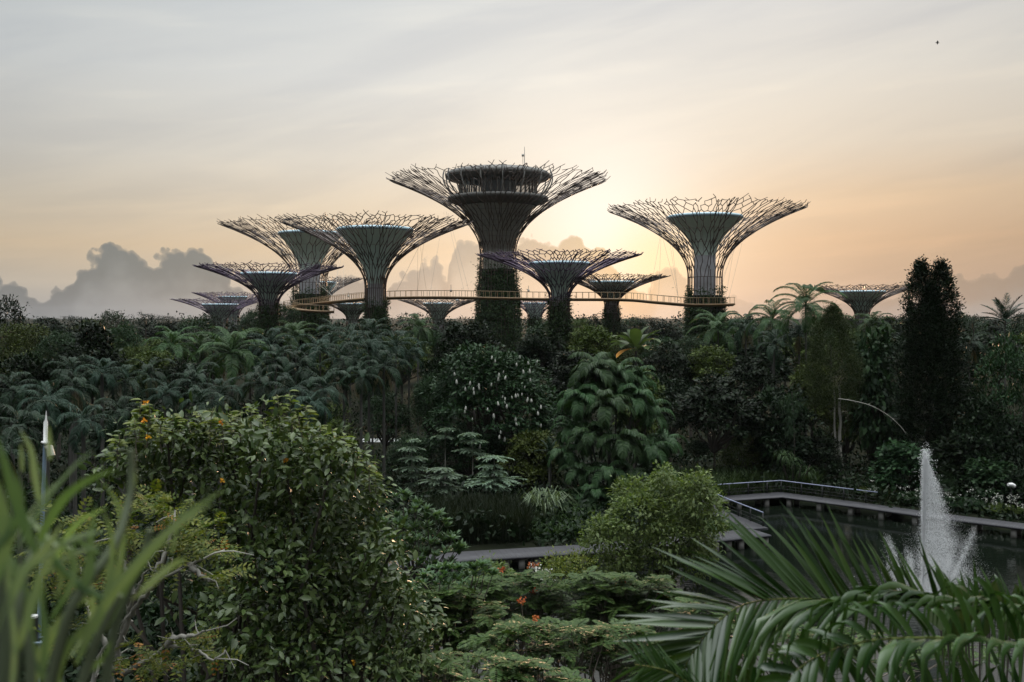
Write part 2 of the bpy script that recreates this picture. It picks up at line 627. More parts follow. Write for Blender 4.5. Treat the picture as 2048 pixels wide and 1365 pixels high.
M = {}
M['steel'] = solid_mat('steel_branch', (0.11, 0.075, 0.062), (0.07, 0.048, 0.04), 0.4, 0.4)
M['steel_violet'] = solid_mat('violet_steel_branch', (0.12, 0.078, 0.14), (0.075, 0.052, 0.07), 0.55, 0.25)
M['funnel'] = solid_mat('funnel_panel', (0.62, 0.74, 0.67), (0.50, 0.62, 0.56), 0.6, 0.5, stretch=(1, 1, .25))
M['funnel_rim'] = solid_mat('funnel_rim', (0.42, 0.58, 0.66), (0.34, 0.48, 0.54), 0.4, 0.6)
M['panel'] = solid_mat('planting_panel', (0.030, 0.034, 0.020), (0.012, 0.016, 0.010), 0.95, 1.3, stretch=(1, 1, .35), spec=.1)
M['black_metal'] = solid_mat('black_metal', (0.12, 0.115, 0.105), (0.08, 0.078, 0.07), 0.55, 1.0)
M['concrete'] = solid_mat('core_concrete', (0.5, 0.5, 0.53), (0.36, 0.36, 0.38), 0.8, 0.8)
M['dark_metal'] = solid_mat('dark_metal', (0.42, 0.41, 0.37), (0.31, 0.30, 0.27), 0.5, 1.0)
M['pale_metal'] = solid_mat('pale_metal', (0.30, 0.30, 0.28), (0.2, 0.2, 0.19), 0.45, 1.0)
M['skyway'] = solid_mat('skyway_yellow', (0.25, 0.155, 0.07), (0.18, 0.11, 0.055), 0.5, 0.3)
M['skyway_rail'] = solid_mat('skyway_rail', (0.32, 0.23, 0.13), (0.22, 0.15, 0.085), 0.5, 0.5)
M['under'] = solid_mat('skyway_underside', (0.10, 0.07, 0.05), (0.07, 0.05, 0.04), 0.7, 0.5)
M['vine'] = leaf_mat('vine_leaf', (0.014, 0.03, 0.012), (0.04, 0.064, 0.022), 0.5, 0.12, k=0.8, spec=0.1)
M['broad'] = leaf_mat('broad_leaf', (0.011, 0.028, 0.012), (0.034, 0.066, 0.026), 0.38, 0.1, k=0.66, spec=0.08)
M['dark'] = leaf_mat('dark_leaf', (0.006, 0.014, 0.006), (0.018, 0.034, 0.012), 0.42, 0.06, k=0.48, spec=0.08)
M['olive'] = leaf_mat('olive_leaf', (0.022, 0.036, 0.007), (0.06, 0.08, 0.018), 0.45, 0.12, k=0.85, spec=0.08)
M['blue'] = leaf_mat('blue_green_leaf', (0.013, 0.028, 0.022), (0.034, 0.056, 0.044), 0.4, 0.08, k=0.66, spec=0.08)
M['pale'] = leaf_mat('pale_leaf', (0.03, 0.058, 0.032), (0.066, 0.105, 0.06), 0.4, 0.12, k=0.66, spec=0.08)
M['palm'] = leaf_mat('palm_leaf', (0.010, 0.027, 0.016), (0.036, 0.068, 0.044), .45, .08, spec=.10, ovar=.75, k=0.6)
M['palm_dark'] = leaf_mat('dark_palm_leaf', (0.005, 0.015, 0.007), (0.018, 0.040, 0.018), 0.42, 0.06, spec=0.12, ovar=.6, k=0.72)
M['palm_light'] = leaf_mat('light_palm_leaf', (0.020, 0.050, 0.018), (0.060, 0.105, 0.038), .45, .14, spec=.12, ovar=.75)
M['clump'] = leaf_mat('clump_palm_leaf', (0.018, 0.046, 0.016), (0.056, 0.100, 0.038), .45, .14, k=0.68, spec=0.15)
M['joey'] = leaf_mat('paddle_leaf', (0.05, 0.085, 0.03), (0.08, 0.12, 0.045), 0.4, 0.25)
M['feathery'] = leaf_mat('feathery_leaf', (0.014, 0.025, 0.008), (0.042, 0.056, 0.017), 0.5, 0.1, spec=.08, k=.8)
M['dead_palm'] = leaf_mat('dead_palm_leaf', (0.07, 0.055, 0.03), (0.13, 0.105, 0.06), 0.6, 0.1, spec=.1, k=.8)
M['orange_leaf'] = leaf_mat('dead_orange_leaf', (0.55, 0.20, 0.03), (0.6, 0.25, 0.04), 0.5, 0.3, tcol=(1.3, 1.1, .7))
M['tier'] = leaf_mat('tier_leaf', (0.10, 0.15, 0.10), (0.17, 0.23, 0.16), 0.5, 0.2)
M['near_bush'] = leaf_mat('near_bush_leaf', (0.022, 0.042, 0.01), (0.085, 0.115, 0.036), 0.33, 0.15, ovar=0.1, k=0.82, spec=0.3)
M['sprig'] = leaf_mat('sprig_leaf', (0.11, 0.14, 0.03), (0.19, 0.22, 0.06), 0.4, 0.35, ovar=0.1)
M['yellow_tree'] = leaf_mat('yellow_tree_leaf', (0.040, 0.075, 0.012), (0.15, 0.165, 0.03), 0.45, 0.3, ovar=0.1, k=0.75, spec=0.15)
M['rust'] = leaf_mat('rust_leaf', (0.28, 0.10, 0.025), (0.36, 0.17, 0.05), 0.5, 0.3, tcol=(1.3, 1.1, .7), ovar=0.1)
M['feather'] = leaf_mat('feather_leaf', (0.032, 0.064, 0.016), (0.09, 0.13, 0.04), 0.42, 0.2, k=0.58, spec=0.12)
M['shrub'] = leaf_mat('light_shrub_leaf', (0.048, 0.082, 0.022), (0.125, 0.165, 0.055), 0.45, 0.3, k=0.95, spec=0.2)
M['whorl'] = leaf_mat('whorl_leaf', (0.040, 0.072, 0.035), (0.075, 0.115, 0.060), 0.38, 0.25, k=0.95, spec=0.2)
M['reed'] = leaf_mat('reed_leaf', (0.026, 0.046, 0.020), (0.048, 0.075, 0.030), 0.5, 0.2, k=0.85, spec=0.1)
M['dark_reed'] = leaf_mat('dark_reed_leaf', (0.014, 0.022, 0.013), (0.034, 0.042, 0.024), 0.5, 0.15, k=0.55, spec=0.08)
M['tussock'] = leaf_mat('tussock_leaf', (0.075, 0.10, 0.06), (0.14, 0.17, 0.105), 0.5, 0.2, k=0.85, spec=0.1)
M['frond'] = leaf_mat('near_frond_leaf', (0.010, 0.030, 0.007), (0.040, 0.078, 0.022), 0.24, 0.16, spec=0.5, tcol=(1.5, 1.8, .5), ovar=0.0, k=.8)
M['blade'] = leaf_mat('near_blade_leaf', (0.050, 0.090, 0.030), (0.18, 0.225, 0.115), 0.38, 0.36, ovar=0.0, k=.85, spec=.4)
M['pond_leaf'] = leaf_mat('round_leaf', (0.035, 0.06, 0.02), (0.06, 0.09, 0.03), 0.4, 0.2)
M['flower_red'] = leaf_mat('red_flower', (0.42, 0.07, 0.03), (0.50, 0.13, 0.04), 0.5, 0.3, tcol=(1, 1, 1), ovar=0.0)
M['flower_orange'] = leaf_mat('orange_flower', (0.85, 0.33, 0.02), (0.9, 0.42, 0.04), 0.5, 0.3, tcol=(1, 1, 1), ovar=0.0)
M['flower_white'] = leaf_mat('white_flower', (0.40, 0.41, 0.36), (0.58, 0.58, 0.52), 0.5, 0.25, tcol=(1, 1, 1), ovar=0.0)
M['red_shrub'] = leaf_mat('red_shrub_leaf', (0.06, 0.015, 0.012), (0.10, 0.03, 0.02), 0.5, 0.2, tcol=(1.2, 1, 1), k=0.9, spec=0.1)
M['bark'] = solid_mat('bark', (0.075, 0.062, 0.050), (0.035, 0.030, 0.025), 0.9, 2.0, bump=0.3, stretch=(1, 1, .25))
M['pale_bark'] = solid_mat('pale_bark', (0.34, 0.325, 0.29), (0.18, 0.175, 0.15), 0.85, 2.5, bump=0.2, stretch=(1, 1, .4))
M['palm_trunk'] = solid_mat('palm_trunk', (0.06, 0.058, 0.05), (0.035, 0.034, 0.03), 0.85, 2.0, stretch=(.3, .3, 3))
M['twig'] = solid_mat('twig', (0.20, 0.17, 0.14), (0.12, 0.10, 0.08), 0.85, 4.0)
M['deck'] = solid_mat('boardwalk_plank', (0.044, 0.044, 0.050), (0.029, 0.029, 0.034), 0.6, 1.2, spec=0.3)
M['pile'] = solid_mat('concrete_pile', (0.20, 0.195, 0.18), (0.12, 0.115, 0.105), 0.85, 2.0)
M['rail'] = solid_mat('handrail', (0.22, 0.24, 0.34), (0.16, 0.18, 0.26), 0.5, 2.0)
M['post'] = solid_mat('dark_post', (0.02, 0.02, 0.022), (0.012, 0.012, 0.013), 0.6, 2.0)
M['white_paint'] = solid_mat('white_paint', (0.7, 0.7, 0.69), (0.55, 0.55, 0.54), 0.5, 2.0)
M['blue_pole'] = solid_mat('blue_grey_pole', (0.21, 0.28, 0.36), (0.16, 0.22, 0.29), 0.5, 2.0)
M['paving'] = solid_mat('paving', (0.36, 0.37, 0.37), (0.28, 0.29, 0.29), 0.8, 1.5)
M['terrace'] = solid_mat('terrace_stone', (0.25, 0.24, 0.22), (0.18, 0.175, 0.16), 0.85, 1.5)
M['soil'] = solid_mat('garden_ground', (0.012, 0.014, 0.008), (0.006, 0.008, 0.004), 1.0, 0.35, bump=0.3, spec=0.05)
M['bird'] = solid_mat('bird_plumage', (0.03, 0.03, 0.03), (0.02, 0.02, 0.02), 0.8, 5)
m, t, b = new_mat('window_glass')
b.inputs['Base Color'].default_value = (0.12, 0.15, 0.16, 1)
b.inputs['Roughness'].default_value = 0.06
b.inputs['Alpha'].default_value = 0.45
M['glass'] = m
m, t, b = new_mat('pond_water')
b.inputs['Base Color'].default_value = (0.004, 0.006, 0.004, 1)
b.inputs['Roughness'].default_value = 0.05
b.inputs['IOR'].default_value = 1.33
tcn = t.nodes.new('ShaderNodeTexCoord')
mp = t.nodes.new('ShaderNodeMapping')
mp.inputs['Scale'].default_value = (0.8, 2.2, 1)
t.links.new(tcn.outputs['Object'], mp.inputs[0])
nn = t.nodes.new('ShaderNodeTexNoise')
nn.inputs['Scale'].default_value = 1.8
nn.inputs['Detail'].default_value = 2
t.links.new(mp.outputs[0], nn.inputs['Vector'])
bp = t.nodes.new('ShaderNodeBump')
bp.inputs['Strength'].default_value = 0.06
bp.inputs['Distance'].default_value = 0.10
t.links.new(nn.outputs[0], bp.inputs['Height'])
pm_ = t.nodes.new('ShaderNodeVectorMath')
pm_.operation = 'DISTANCE'
t.links.new(tcn.outputs['Object'], pm_.inputs[0])
pm_.inputs[1].default_value = ((1880 - 1024) / F * 64, 64, 0)
fm = t.nodes.new('ShaderNodeMapRange')
fm.interpolation_type = 'SMOOTHSTEP'
fm.inputs[1].default_value = 13.0
fm.inputs[2].default_value = 2.0
fm.inputs[3].default_value = 0.06
fm.inputs[4].default_value = 0.75
t.links.new(pm_.outputs['Value'], fm.inputs[0])
t.links.new(fm.outputs[0], bp.inputs['Strength'])
t.links.new(bp.outputs[0], b.inputs['Normal'])
M['water'] = m
m, t, b = new_mat('water_drops')
b.inputs['Base Color'].default_value = (0.95, 0.96, 0.97, 1)
b.inputs['Roughness'].default_value = 0.3
tr = t.nodes.new('ShaderNodeBsdfTranslucent')
tr.inputs[0].default_value = (0.95, 0.96, 0.97, 1)
ms = t.nodes.new('ShaderNodeMixShader')
ms.inputs[0].default_value = 0.5
t.links.new(b.outputs[0], ms.inputs[1])
t.links.new(tr.outputs[0], ms.inputs[2])
t.links.new(ms.outputs[0], t.nodes['Material Output'].inputs['Surface'])
M['drops'] = m

# ------------------------------------------------------------------ ground and pond
POND = [(-9, 72.3), (-8, 58), (-4, 52), (4, 44), (16, 40), (40, 40), (60, 60), (62, 78), (44, 82.5), (34, 88.5), (27, 96), (19, 94.5), (17, 84), (13, 77.5), (5, 74), (-1, 72.8)]


def inside(x, y, poly):
    c = np.zeros(x.shape, bool)
    n = len(poly)
    for i in range(n):
        x1, y1 = poly[i]
        x2, y2 = poly[(i + 1) % n]
        hit = ((y1 > y) != (y2 > y)) & (x < (x2 - x1) * (y - y1) / ((y2 - y1) or 1e-9) + x1)
        c ^= hit
    return c


def ground():
    gx = np.concatenate([[-4000, -1500, -600, -300, -150], np.arange(-80, 82, 1.5), [150, 300, 600, 1500, 4000]])
    gy = np.concatenate([[-300, -60, 0, 20, 30], np.arange(36, 112, 1.5), [130, 180, 260, 400, 700, 1500, 3000, 6000]])
    X, Y = np.meshgrid(gx, gy)
    Z = np.full(X.shape, 0.35)
    Z[inside(X, Y, POND)] = -0.9
    V = np.stack([X, Y, Z], -1)
    nx = len(gx)
    i, j = np.meshgrid(np.arange(len(gy) - 1), np.arange(nx - 1), indexing='ij')
    q = np.stack([i * nx + j, i * nx + j + 1, (i + 1) * nx + j + 1, (i + 1) * nx + j], -1)
    g = G()
    g.add(V, q.reshape(-1, 4))
    return g.build('ground', M['soil'], smooth=True)


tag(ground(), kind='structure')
g = G()
g.add([(-12, 36, 0), (68, 36, 0), (68, 102, 0), (-12, 102, 0)], [[0, 1, 2, 3]])
tag(g.build('water', M['water']), kind='structure')
# the raised terrace the viewer stands on
g = G()
box(g, (0, -1.0, 16.05), (14, 3.6, 0.3))
box(g, (-1.5, -1.5, 8.1), (1.0, 1.0, 15.55))
tag(g.build('path', M['terrace']), kind='structure')
# pale paved path glimpsed between the palm trunks
pv = [P(700, 873, 128), P(775, 873, 128), P(790, 866, 131.5), P(690, 866, 131.5)]
g = G()
g.add([(-21, 139, 0.36), (-16.2, 139, 0.36), (-15.6, 143, 0.36), (-21.5, 143, 0.36)], [[0, 1, 2, 3]])
tag(g.build('pavement', M['paving']), kind='structure')

# ------------------------------------------------------------------ supertrees
def prof_r(u, r0, r1, p=2.2):
    return r0 + (r1 - r0) * np.asarray(u) ** p


def supertree(x, Y, yend, Rp, ybase, r0, core, label, seed, violet=False, tr=None, cols=31, big=False, yvine=None, trunk_dark=False):
    """All sizes in photo pixels at distance Y. core = (ytop, rtop, ybase, rbase)."""
    rng = np.random.default_rng(seed)
    s = Y / F
    base = P(x, HY, Y)
    X0 = base[0]
    z = lambda y: H + (HY - y) * s
    root = empty('supertree', (X0, Y, 0.35))
    tag(root, label, 'supertree', 'steel supertrees of the grove')
    dz0 = -0.35
    zb, ze = z(ybase) + dz0, z(yend) + dz0
    R0, R1 = r0 * s, Rp * s
    # --- branching steel canopy: stretched six-sided mesh, split at mid height, free twigs at the edge
    g = G()
    hf = ze - zb
    us = np.array([0, .10, .20, .29, .38, .46, .54, .61, .68, .74, .80, .85, .892, .928, .958, .982, 1.0])

    def pt(u, a, lift=0.0):
        r = prof_r(np.clip(u, 0, 1.06), R0, R1)
        return np.stack([r * np.cos(a), r * np.sin(a), zb + hf * u + lift], -1)
    n = cols
    rad = 0.086 + 0.00008 * Y
    step = 2 * math.pi / n
    cur_a = (np.arange(n) + rng.uniform(-.18, .18, n)) * step
    cur_u = np.full(n, us[0])
    A, B, RA = [], [], []

    def seg(u0, a0, u1, a1, r):
        m_ = 2 if abs(np.mean(u1) - np.mean(u0)) > 0.05 else 1
        for q in range(m_):
            t0, t1 = q / m_, (q + 1) / m_
            A.append(pt(u0 + (u1 - u0) * t0, a0 + (a1 - a0) * t0))
            B.append(pt(u0 + (u1 - u0) * t1, a0 + (a1 - a0) * t1))
            RA.append(np.full(len(a0), r))
    doubled = 0
    for i in range(1, len(us)):
        u1 = us[i]
        mode = i % 2
        rr_ = rad * (1.1 - 0.25 * us[i])
        if i in (5, 10):      # each rib forks in two
            st_ = 2 * math.pi / n
            n2_ = n * 2
            a2 = np.repeat(cur_a, 2) + np.tile([-.25, .25], n) * st_ + rng.uniform(-.10, .10, n2_) * st_
            u2 = np.full(n2_, u1) + rng.uniform(-.022, .022, n2_)
            seg(np.repeat(cur_u, 2), np.repeat(cur_a, 2), u2, a2, rr_)
            cur_a, cur_u, n = a2, u2, n2_
        elif mode:
            st_ = 2 * math.pi / n
            a2 = cur_a + rng.uniform(-.30, .30, n) * st_
            u2 = np.full(n, u1) + rng.uniform(-.02, .02, n)
            seg(cur_u, cur_a, u2, a2, rr_)
            cur_a, cur_u = a2, u2
        else:                                                          # forks reach across to the neighbour
            st_ = 2 * math.pi / n
            order = np.argsort(cur_a)
            cur_a, cur_u = cur_a[order], cur_u[order]
            nxt = np.roll(cur_a, -1).copy()
            nxt[-1] += 2 * math.pi
            a2 = (cur_a + nxt) / 2 + rng.uniform(-.2, .2, n) * st_
            u2 = np.full(n, u1) + rng.uniform(-.022, .022, n)
            k1 = rng.random(n) < 0.95
            k2 = rng.random(n) < (0.9 if i == len(us) - 1 else 0.76)
            seg(cur_u[k1], cur_a[k1], u2[k1], a2[k1], rr_)
            a2p, u2p = np.roll(a2, 1).copy(), np.roll(u2, 1)
            a2p[0] -= 2 * math.pi
            seg(cur_u[k2], cur_a[k2], u2p[k2], a2p[k2], rr_)
            cur_a, cur_u = a2, u2
    # twigs that stick out past the edge
    for sgn in (-1, 1):
        k1 = rng.random(n) < 0.36
        u2 = cur_u[k1] + rng.uniform(.002, .022, k1.sum())
        a2 = cur_a[k1] + sgn * rng.uniform(.25, .85, k1.sum()) * 2 * math.pi / n
        A.append(pt(cur_u[k1], cur_a[k1]))
        B.append(pt(u2, a2, rng.uniform(0.0, 0.03, k1.sum()) * hf))
        RA.append(np.full(k1.sum(), rad * .7))
    prisms(g, np.concatenate(A), np.concatenate(B), np.concatenate(RA) * 0.85)
    g.build('branch_canopy', M['steel_violet' if violet else 'steel'], root)
    # --- straight ribs and hoops of the trunk cage
    g = G()
    th = np.arange(cols) / cols * 2 * math.pi
    Rb = (tr or r0 * 1.08) * s
    A = np.stack([Rb * np.cos(th), Rb * np.sin(th), np.zeros(cols)], -1)
    B = np.stack([R0 * np.cos(th), R0 * np.sin(th), np.full(cols, zb)], -1)
    prisms(g, A, B, rad)
    nh = max(3, int(zb / 3.2))
    for h_ in np.linspace(3, zb, nh):
        rr2 = Rb + (R0 - Rb) * h_ / zb
        t2 = np.linspace(0, 2 * math.pi, 25)
        p_ = np.stack([rr2 * np.cos(t2), rr2 * np.sin(t2), np.full(25, h_)], -1)
        prisms(g, p_[:-1], p_[1:], rad * .8)
    g.build('trunk_cage', M['steel'], root)
    # --- concrete core
    yt, rt, yb, rb = core
    g = G()
    lathe(g, [(rb * s * 1.02, 0), (rb * s, z(yb) + dz0)], 28)
    g.build('core_column', M['dark_metal' if trunk_dark else 'concrete'], root, True)
    # --- funnel shell
    if not big:
        g = G()
        uu_ = np.linspace(0, 1, 12)
        pr = [(rb * s + (rt - rb) * s * q ** 1.75, z(yb) + dz0 + (yb - yt - 0.10 * rt) * s * q) for q in uu_]
        lathe(g, pr, 40)
        ob = g.build('funnel', M['funnel'], root, True)
        # seams between the shell panels
        g = G()
        na = 10
        for a in np.arange(na) / na * 2 * math.pi:
            p_ = np.array([(r_ * 1.004 * math.cos(a), r_ * 1.004 * math.sin(a), zz) for r_, zz in pr])
            prisms(g, p_[:-1], p_[1:], 0.05)
        for q in (4, 8):
            r_, zz = pr[q]
            t2 = np.linspace(0, 2 * math.pi, 41)
            p_ = np.stack([r_ * 1.004 * np.cos(t2), r_ * 1.004 * np.sin(t2), np.full(41, zz)], -1)
            prisms(g, p_[:-1], p_[1:], 0.045)
        g.build('seam', M['dark_metal'], ob)
        g = G()
        rt_, zt = rt * s, z(yt) + dz0
        h2 = 0.10 * rt * s
        lathe(g, [(rt_ * .985, zt - h2), (rt_ * 1.03, zt - h2 * .7), (rt_ * 1.035, zt - h2 * .3), (rt_ * 1.0, zt), (rt_ * .93, zt), (0.01, zt - h2 * .4)], 40)
        g.build('funnel_rim', M['funnel_rim'], root, True)
    # --- plants over the trunk
    yv = yvine if yvine is not None else ybase + 8
    zv = z(yv) + dz0
    if zv > 1:
        g = G()
        nv = int(420 * (Rb * zv) ** 0.5)
        a = rng.uniform(0, 2 * math.pi, nv)
        h_ = zv * rng.random(nv) ** 0.85
        # ragged top edge and bare strips
        keep = (h_ < zv * (0.80 + 0.2 * np.sin(a * 5 + seed) * np.sin(a * 3))) | (rng.random(nv) < .25)
        keep &= (np.sin(a * 9 + seed * 2) + 0.6 * np.sin(a * 23 + h_ * .3)) > -1.05
        a, h_ = a[keep], h_[keep]
        m_ = 6
        aa = np.repeat(a, m_) + rng.normal(0, .10, len(a) * m_)
        hh = np.repeat(h_, m_) + rng.normal(0, .45, len(a) * m_)
        hh = np.clip(hh, 0, None)
        rr2 = (Rb + (R0 - Rb) * hh / zb) * rng.uniform(0.97, 1.05, len(aa)) + rng.exponential(.16, len(aa)) + (rng.random(len(aa)) < .06) * rng.exponential(.5, len(aa))
        pp = np.stack([rr2 * np.cos(aa), rr2 * np.sin(aa), hh], -1)
        o_ = np.stack([np.cos(aa), np.sin(aa), 0 * aa], -1)
        D = nrm(o_ * .8 + rng.normal(size=pp.shape) * .6 - UP * .35)
        leaves(g, pp, D, nrm(o_ + UP * .7 + rng.normal(size=pp.shape) * .3), rng.uniform(.3, .75, len(pp)), rng.uniform(.14, .32, len(pp)))
        g.build('climbing_plants', M['vine'], root)
        g = G()
        hp = zv * .93
        lathe(g, [(Rb * .90, 0), ((Rb + (R0 - Rb) * hp / zb) * .90, hp), (rb * s, hp)], 30)
        g.build('planting_panel', M['panel'], root)
    return root, s, z, dz0


ST = [
    (620, 253, 453, 172, 566, 33, (465, 61, 545, 20), 'tall supertree with a pale blue-rimmed funnel, encircled by the looped left end of the walkway', 1, {'yvine': 575, 'tr': 36}),
    (751, 185, 448, 184, 577, 21, (457, 75, 568, 16), 'tall narrow-trunked supertree with its wide crown overlapping the tree beside the walkway loop', 2, {'yvine': 600}),
    (538, 195, 535, 141, 612, 19, (546, 55, 604, 14), 'shorter supertree with dark green funnel, left of the walkway loop, before a taller one', 3, {'violet': True, 'yvine': 610}),
    (440, 350, 600, 92, 645, 13, (608, 35, 650, 10), 'lowest far-left supertree with a teal funnel just above the treetops', 4, {'violet': True, 'cols': 22, 'yvine': 660}),
    (466, 373, 587, 77, 635, 12, (593, 28, 640, 9), 'distant supertree half hidden behind the lowest far-left one', 5, {'violet': True, 'cols': 22, 'yvine': 650}),
    (640, 305, 558, 84, 612, 14, (564, 33, 610, 11), 'distant supertree whose crown pokes out right of the trunk inside the walkway loop', 6, {'cols': 22, 'yvine': 625}),
    (705, 309, 603, 72, 640, 12, (607, 33, 645, 10), 'small distant supertree seen under the walkway left of the narrow-trunked tall one', 7, {'cols': 22, 'yvine': 655}),
    (877, 292, 601, 79, 645, 11, (606, 30, 648, 9), 'small distant supertree under the walkway just left of the largest trunk', 8, {'cols': 22, 'yvine': 662}),
    (1070, 311, 601, 58, 638, 13, (606, 23, 640, 11), 'hazy distant supertree under the walkway just right of the largest trunk', 9, {'violet': True, 'cols': 22, 'yvine': 630}),
    (1119, 170, 512, 158, 602, 20, (525, 60, 592, 15), 'mid-sized supertree with thickly planted trunk, in front of the walkway right of the largest', 10, {'violet': True, 'yvine': 596}),
    (1223, 234, 554, 112, 612, 14, (563, 44, 606, 11), 'smaller supertree behind the walkway with its crown edge glowing against the sun', 11, {'yvine': 615}),
    (1410, 204, 420, 192, 555, 34, (432, 73, 512, 21), 'tall supertree on the right holding up the right end of the walkway', 12, {'yvine': 575, 'tr': 36}),
    (1724, 249, 574, 111, 632, 14, (582, 44, 634, 11), 'supertree standing alone at far right beside the tall two-topped tree', 13, {'cols': 24, 'yvine': 645}),
]
for (x, Y, ye, Rp, yb, r0, core, lab, seed, kw) in ST:
    supertree(x, Y, ye, Rp, yb, r0, core, lab, seed, **kw)

# the largest one with the round restaurant in its crown
root, s, z, dz0 = supertree(996, 216, 362, 214, 510, 36, (412, 66, 500, 30), 'largest supertree, holding a round glazed rooftop storey with a mast in its crown', 21, tr=46, cols=36, big=True, yvine=520, trunk_dark=True)
Z = lambda y: z(y) + dz0
g = G()
uu_ = np.linspace(0, 1, 10)
pr = [((29 + 44 * q ** 1.6) * s, Z(505) + (505 - 414) * s * q) for q in uu_]
lathe(g, pr, 40)
ob = g.build('funnel', M['dark_metal'], root, True)
g = G()
for q in range(1, 10):
    r_, zz = pr[q]
    t2 = np.linspace(0, 2 * math.pi, 49)
    p_ = np.stack([(r_ + .15) * np.cos(t2), (r_ + .15) * np.sin(t2), np.full(49, zz)], -1)
    prisms(g, p_[:-1], p_[1:], .07)
for a in np.arange(30) / 30 * 2 * math.pi:
    p_ = np.array([((r_ + .15) * math.cos(a), (r_ + .15) * math.sin(a), zz) for r_, zz in pr])
    prisms(g, p_[:-1], p_[1:], .06)
g.build('grid_frame', M['pale_metal'], ob)
g = G()
lathe(g, [(78 * s, Z(412)), (99 * s, Z(404)), (101 * s, Z(400)), (101 * s, Z(396)), (98 * s, Z(395)), (60 * s, Z(395))], 56)
g.build('floor_ring', M['black_metal'], root, True)
g = G()
lathe(g, [(77 * s, Z(395)), (77 * s, Z(364))], 40)
gl = g.build('window', M['glass'], root)
g = G()
for a in np.arange(40) / 40 * 2 * math.pi:
    box(g, (77.6 * s * math.cos(a), 77.6 * s * math.sin(a), (Z(395) + Z(364)) / 2), (.22, .22, Z(364) - Z(395)), a)
g.build('window_frame', M['dark_metal'], gl)
g = G()
lathe(g, [(34 * s, Z(395)), (34 * s, Z(364))], 24)
g.build('core_column', M['concrete'], root)
g = G()
lathe(g, [(70 * s, Z(363)), (98 * s, Z(361)), (105 * s, Z(357)), (106 * s, Z(352)), (100 * s, Z(346)), (84 * s, Z(342)), (80 * s, Z(342)), (78 * s, Z(344)), (1 * s, Z(345))], 56)
g.build('roof', M['black_metal'], root, True)
for a in (np.arange(16) + .25) / 16 * 2 * math.pi:
    g = G()
    q = np.linspace(0, 1, 9)
    rr_ = (84 + 26 * np.sin(q * math.pi * .62) ** 1.2) * s
    zz = Z(404) + (Z(344) - Z(404)) * q
    tube(g, np.stack([rr_ * math.cos(a), rr_ * math.sin(a), zz], -1), .16, 5)
    g.build('roof_bracket', M['pale_metal'], root, True)
g = G()
mx0 = (1049 - 996) * s
tube(g, [(mx0, 0, Z(345)), (mx0, 0, Z(320)), (mx0, 0, Z(294))], [.10, .08, .05], 5)
box(g, (mx0 - .35, 0, Z(311)), (.5, .4, .5))
tube(g, [(mx0 - .35, 0, Z(345)), (mx0 - .35, 0, Z(308))], .05, 4)
g.build('mast', M['dark_metal'], root)

# ------------------------------------------------------------------ skyway
def smooth_path(p, n):
    p = np.asarray(p, float)
    d = np.concatenate([[0], np.cumsum(np.linalg.norm(np.diff(p, axis=0), axis=1))])
    tq = np.linspace(0, d[-1], n)
    # Catmull-Rom through the points
    out = []
    for q in tq:
        i = min(np.searchsorted(d, q, side='right') - 1, len(p) - 2)
        i = max(i, 0)
        u = (q - d[i]) / (d[i + 1] - d[i])
        p0, p1, p2, p3 = p[max(i - 1, 0)], p[i], p[i + 1], p[min(i + 2, len(p) - 1)]
        out.append(.5 * (2 * p1 + (p2 - p0) * u + (2 * p0 - 5 * p1 + 4 * p2 - p3) * u * u + (3 * p1 - p0 - 3 * p2 + p3) * u ** 3))
    return np.array(out)


SK = [P(668, 625, 229.5), P(640, 624.5, 229), P(610, 622.5, 230), P(590, 620, 232), P(578, 617, 236), P(577, 615.5, 241), P(588, 613.5, 244), P(610, 611.5, 243), P(654, 607, 233), P(732, 600, 212), P(800, 597, 207), P(880, 596.5, 204.5), P(955, 597.5, 203), P(1093, 600, 201), P(1245, 601, 199), P(1310, 606, 197), P(1371, 611, 197), P(1420, 611.5, 198), P(1462, 610.5, 201)]
sk = smooth_path(SK, 150)
root = empty('skyway', (0, 205, 21))
tag(root, 'long curved yellow elevated walkway with railings, slung between the supertrees', 'walkway')
off = np.array([0, 205, 21.0])
T = nrm(np.gradient(sk, axis=0))
Sd = nrm(np.cross(T, UP))


def ribbon(g, path, side, offs, closed=True):
    """Sweep a profile [(side offset, z offset), ...] along a path."""
    prf = np.asarray(offs, float)
    V = path[:, None] + side[:, None] * prf[None, :, 0:1] + UP * prf[None, :, 1:2]
    n_, k_ = len(path), len(prf)
    i = np.arange(n_ - 1)[:, None] * k_
    j = np.arange(k_ if closed else k_ - 1)[None]
    j2 = (j + 1) % k_
    g.add(V, np.stack([i + j, i + k_ + j, i + k_ + j2, i + j2], -1).reshape(-1, 4))
    if closed:
        g.add(V[0], np.arange(k_)[None])
        g.add(V[-1], np.arange(k_)[None, ::-1])


g = G()
ribbon(g, sk - off, Sd, [(-1.15, .05), (-1.15, .35), (1.15, .35), (1.15, .05), (.5, -.25), (-.5, -.25)])
g.build('deck', M['skyway'], root)
g = G()
for a_ in (-1, 1):
    ribbon(g, sk - off, Sd, [(a_ * 1.13 - .04, 1.5), (a_ * 1.13 - .04, 1.58), (a_ * 1.13 + .04, 1.58), (a_ * 1.13 + .04, 1.5)])
d_ = np.concatenate([[0], np.cumsum(np.linalg.norm(np.diff(sk, axis=0), axis=1))])
tq = np.arange(0, d_[-1], 1.25)
pq = np.stack([np.interp(tq, d_, sk[:, i]) for i in range(3)], -1) - off
sq = nrm(np.stack([np.interp(tq, d_, Sd[:, i]) for i in range(3)], -1))
for a_ in (-1, 1):
    prisms(g, pq + sq * a_ * 1.13 + UP * .36, pq + sq * a_ * 1.13 + UP * 1.5, .055)
g.build('railing', M['skyway_rail'], root)
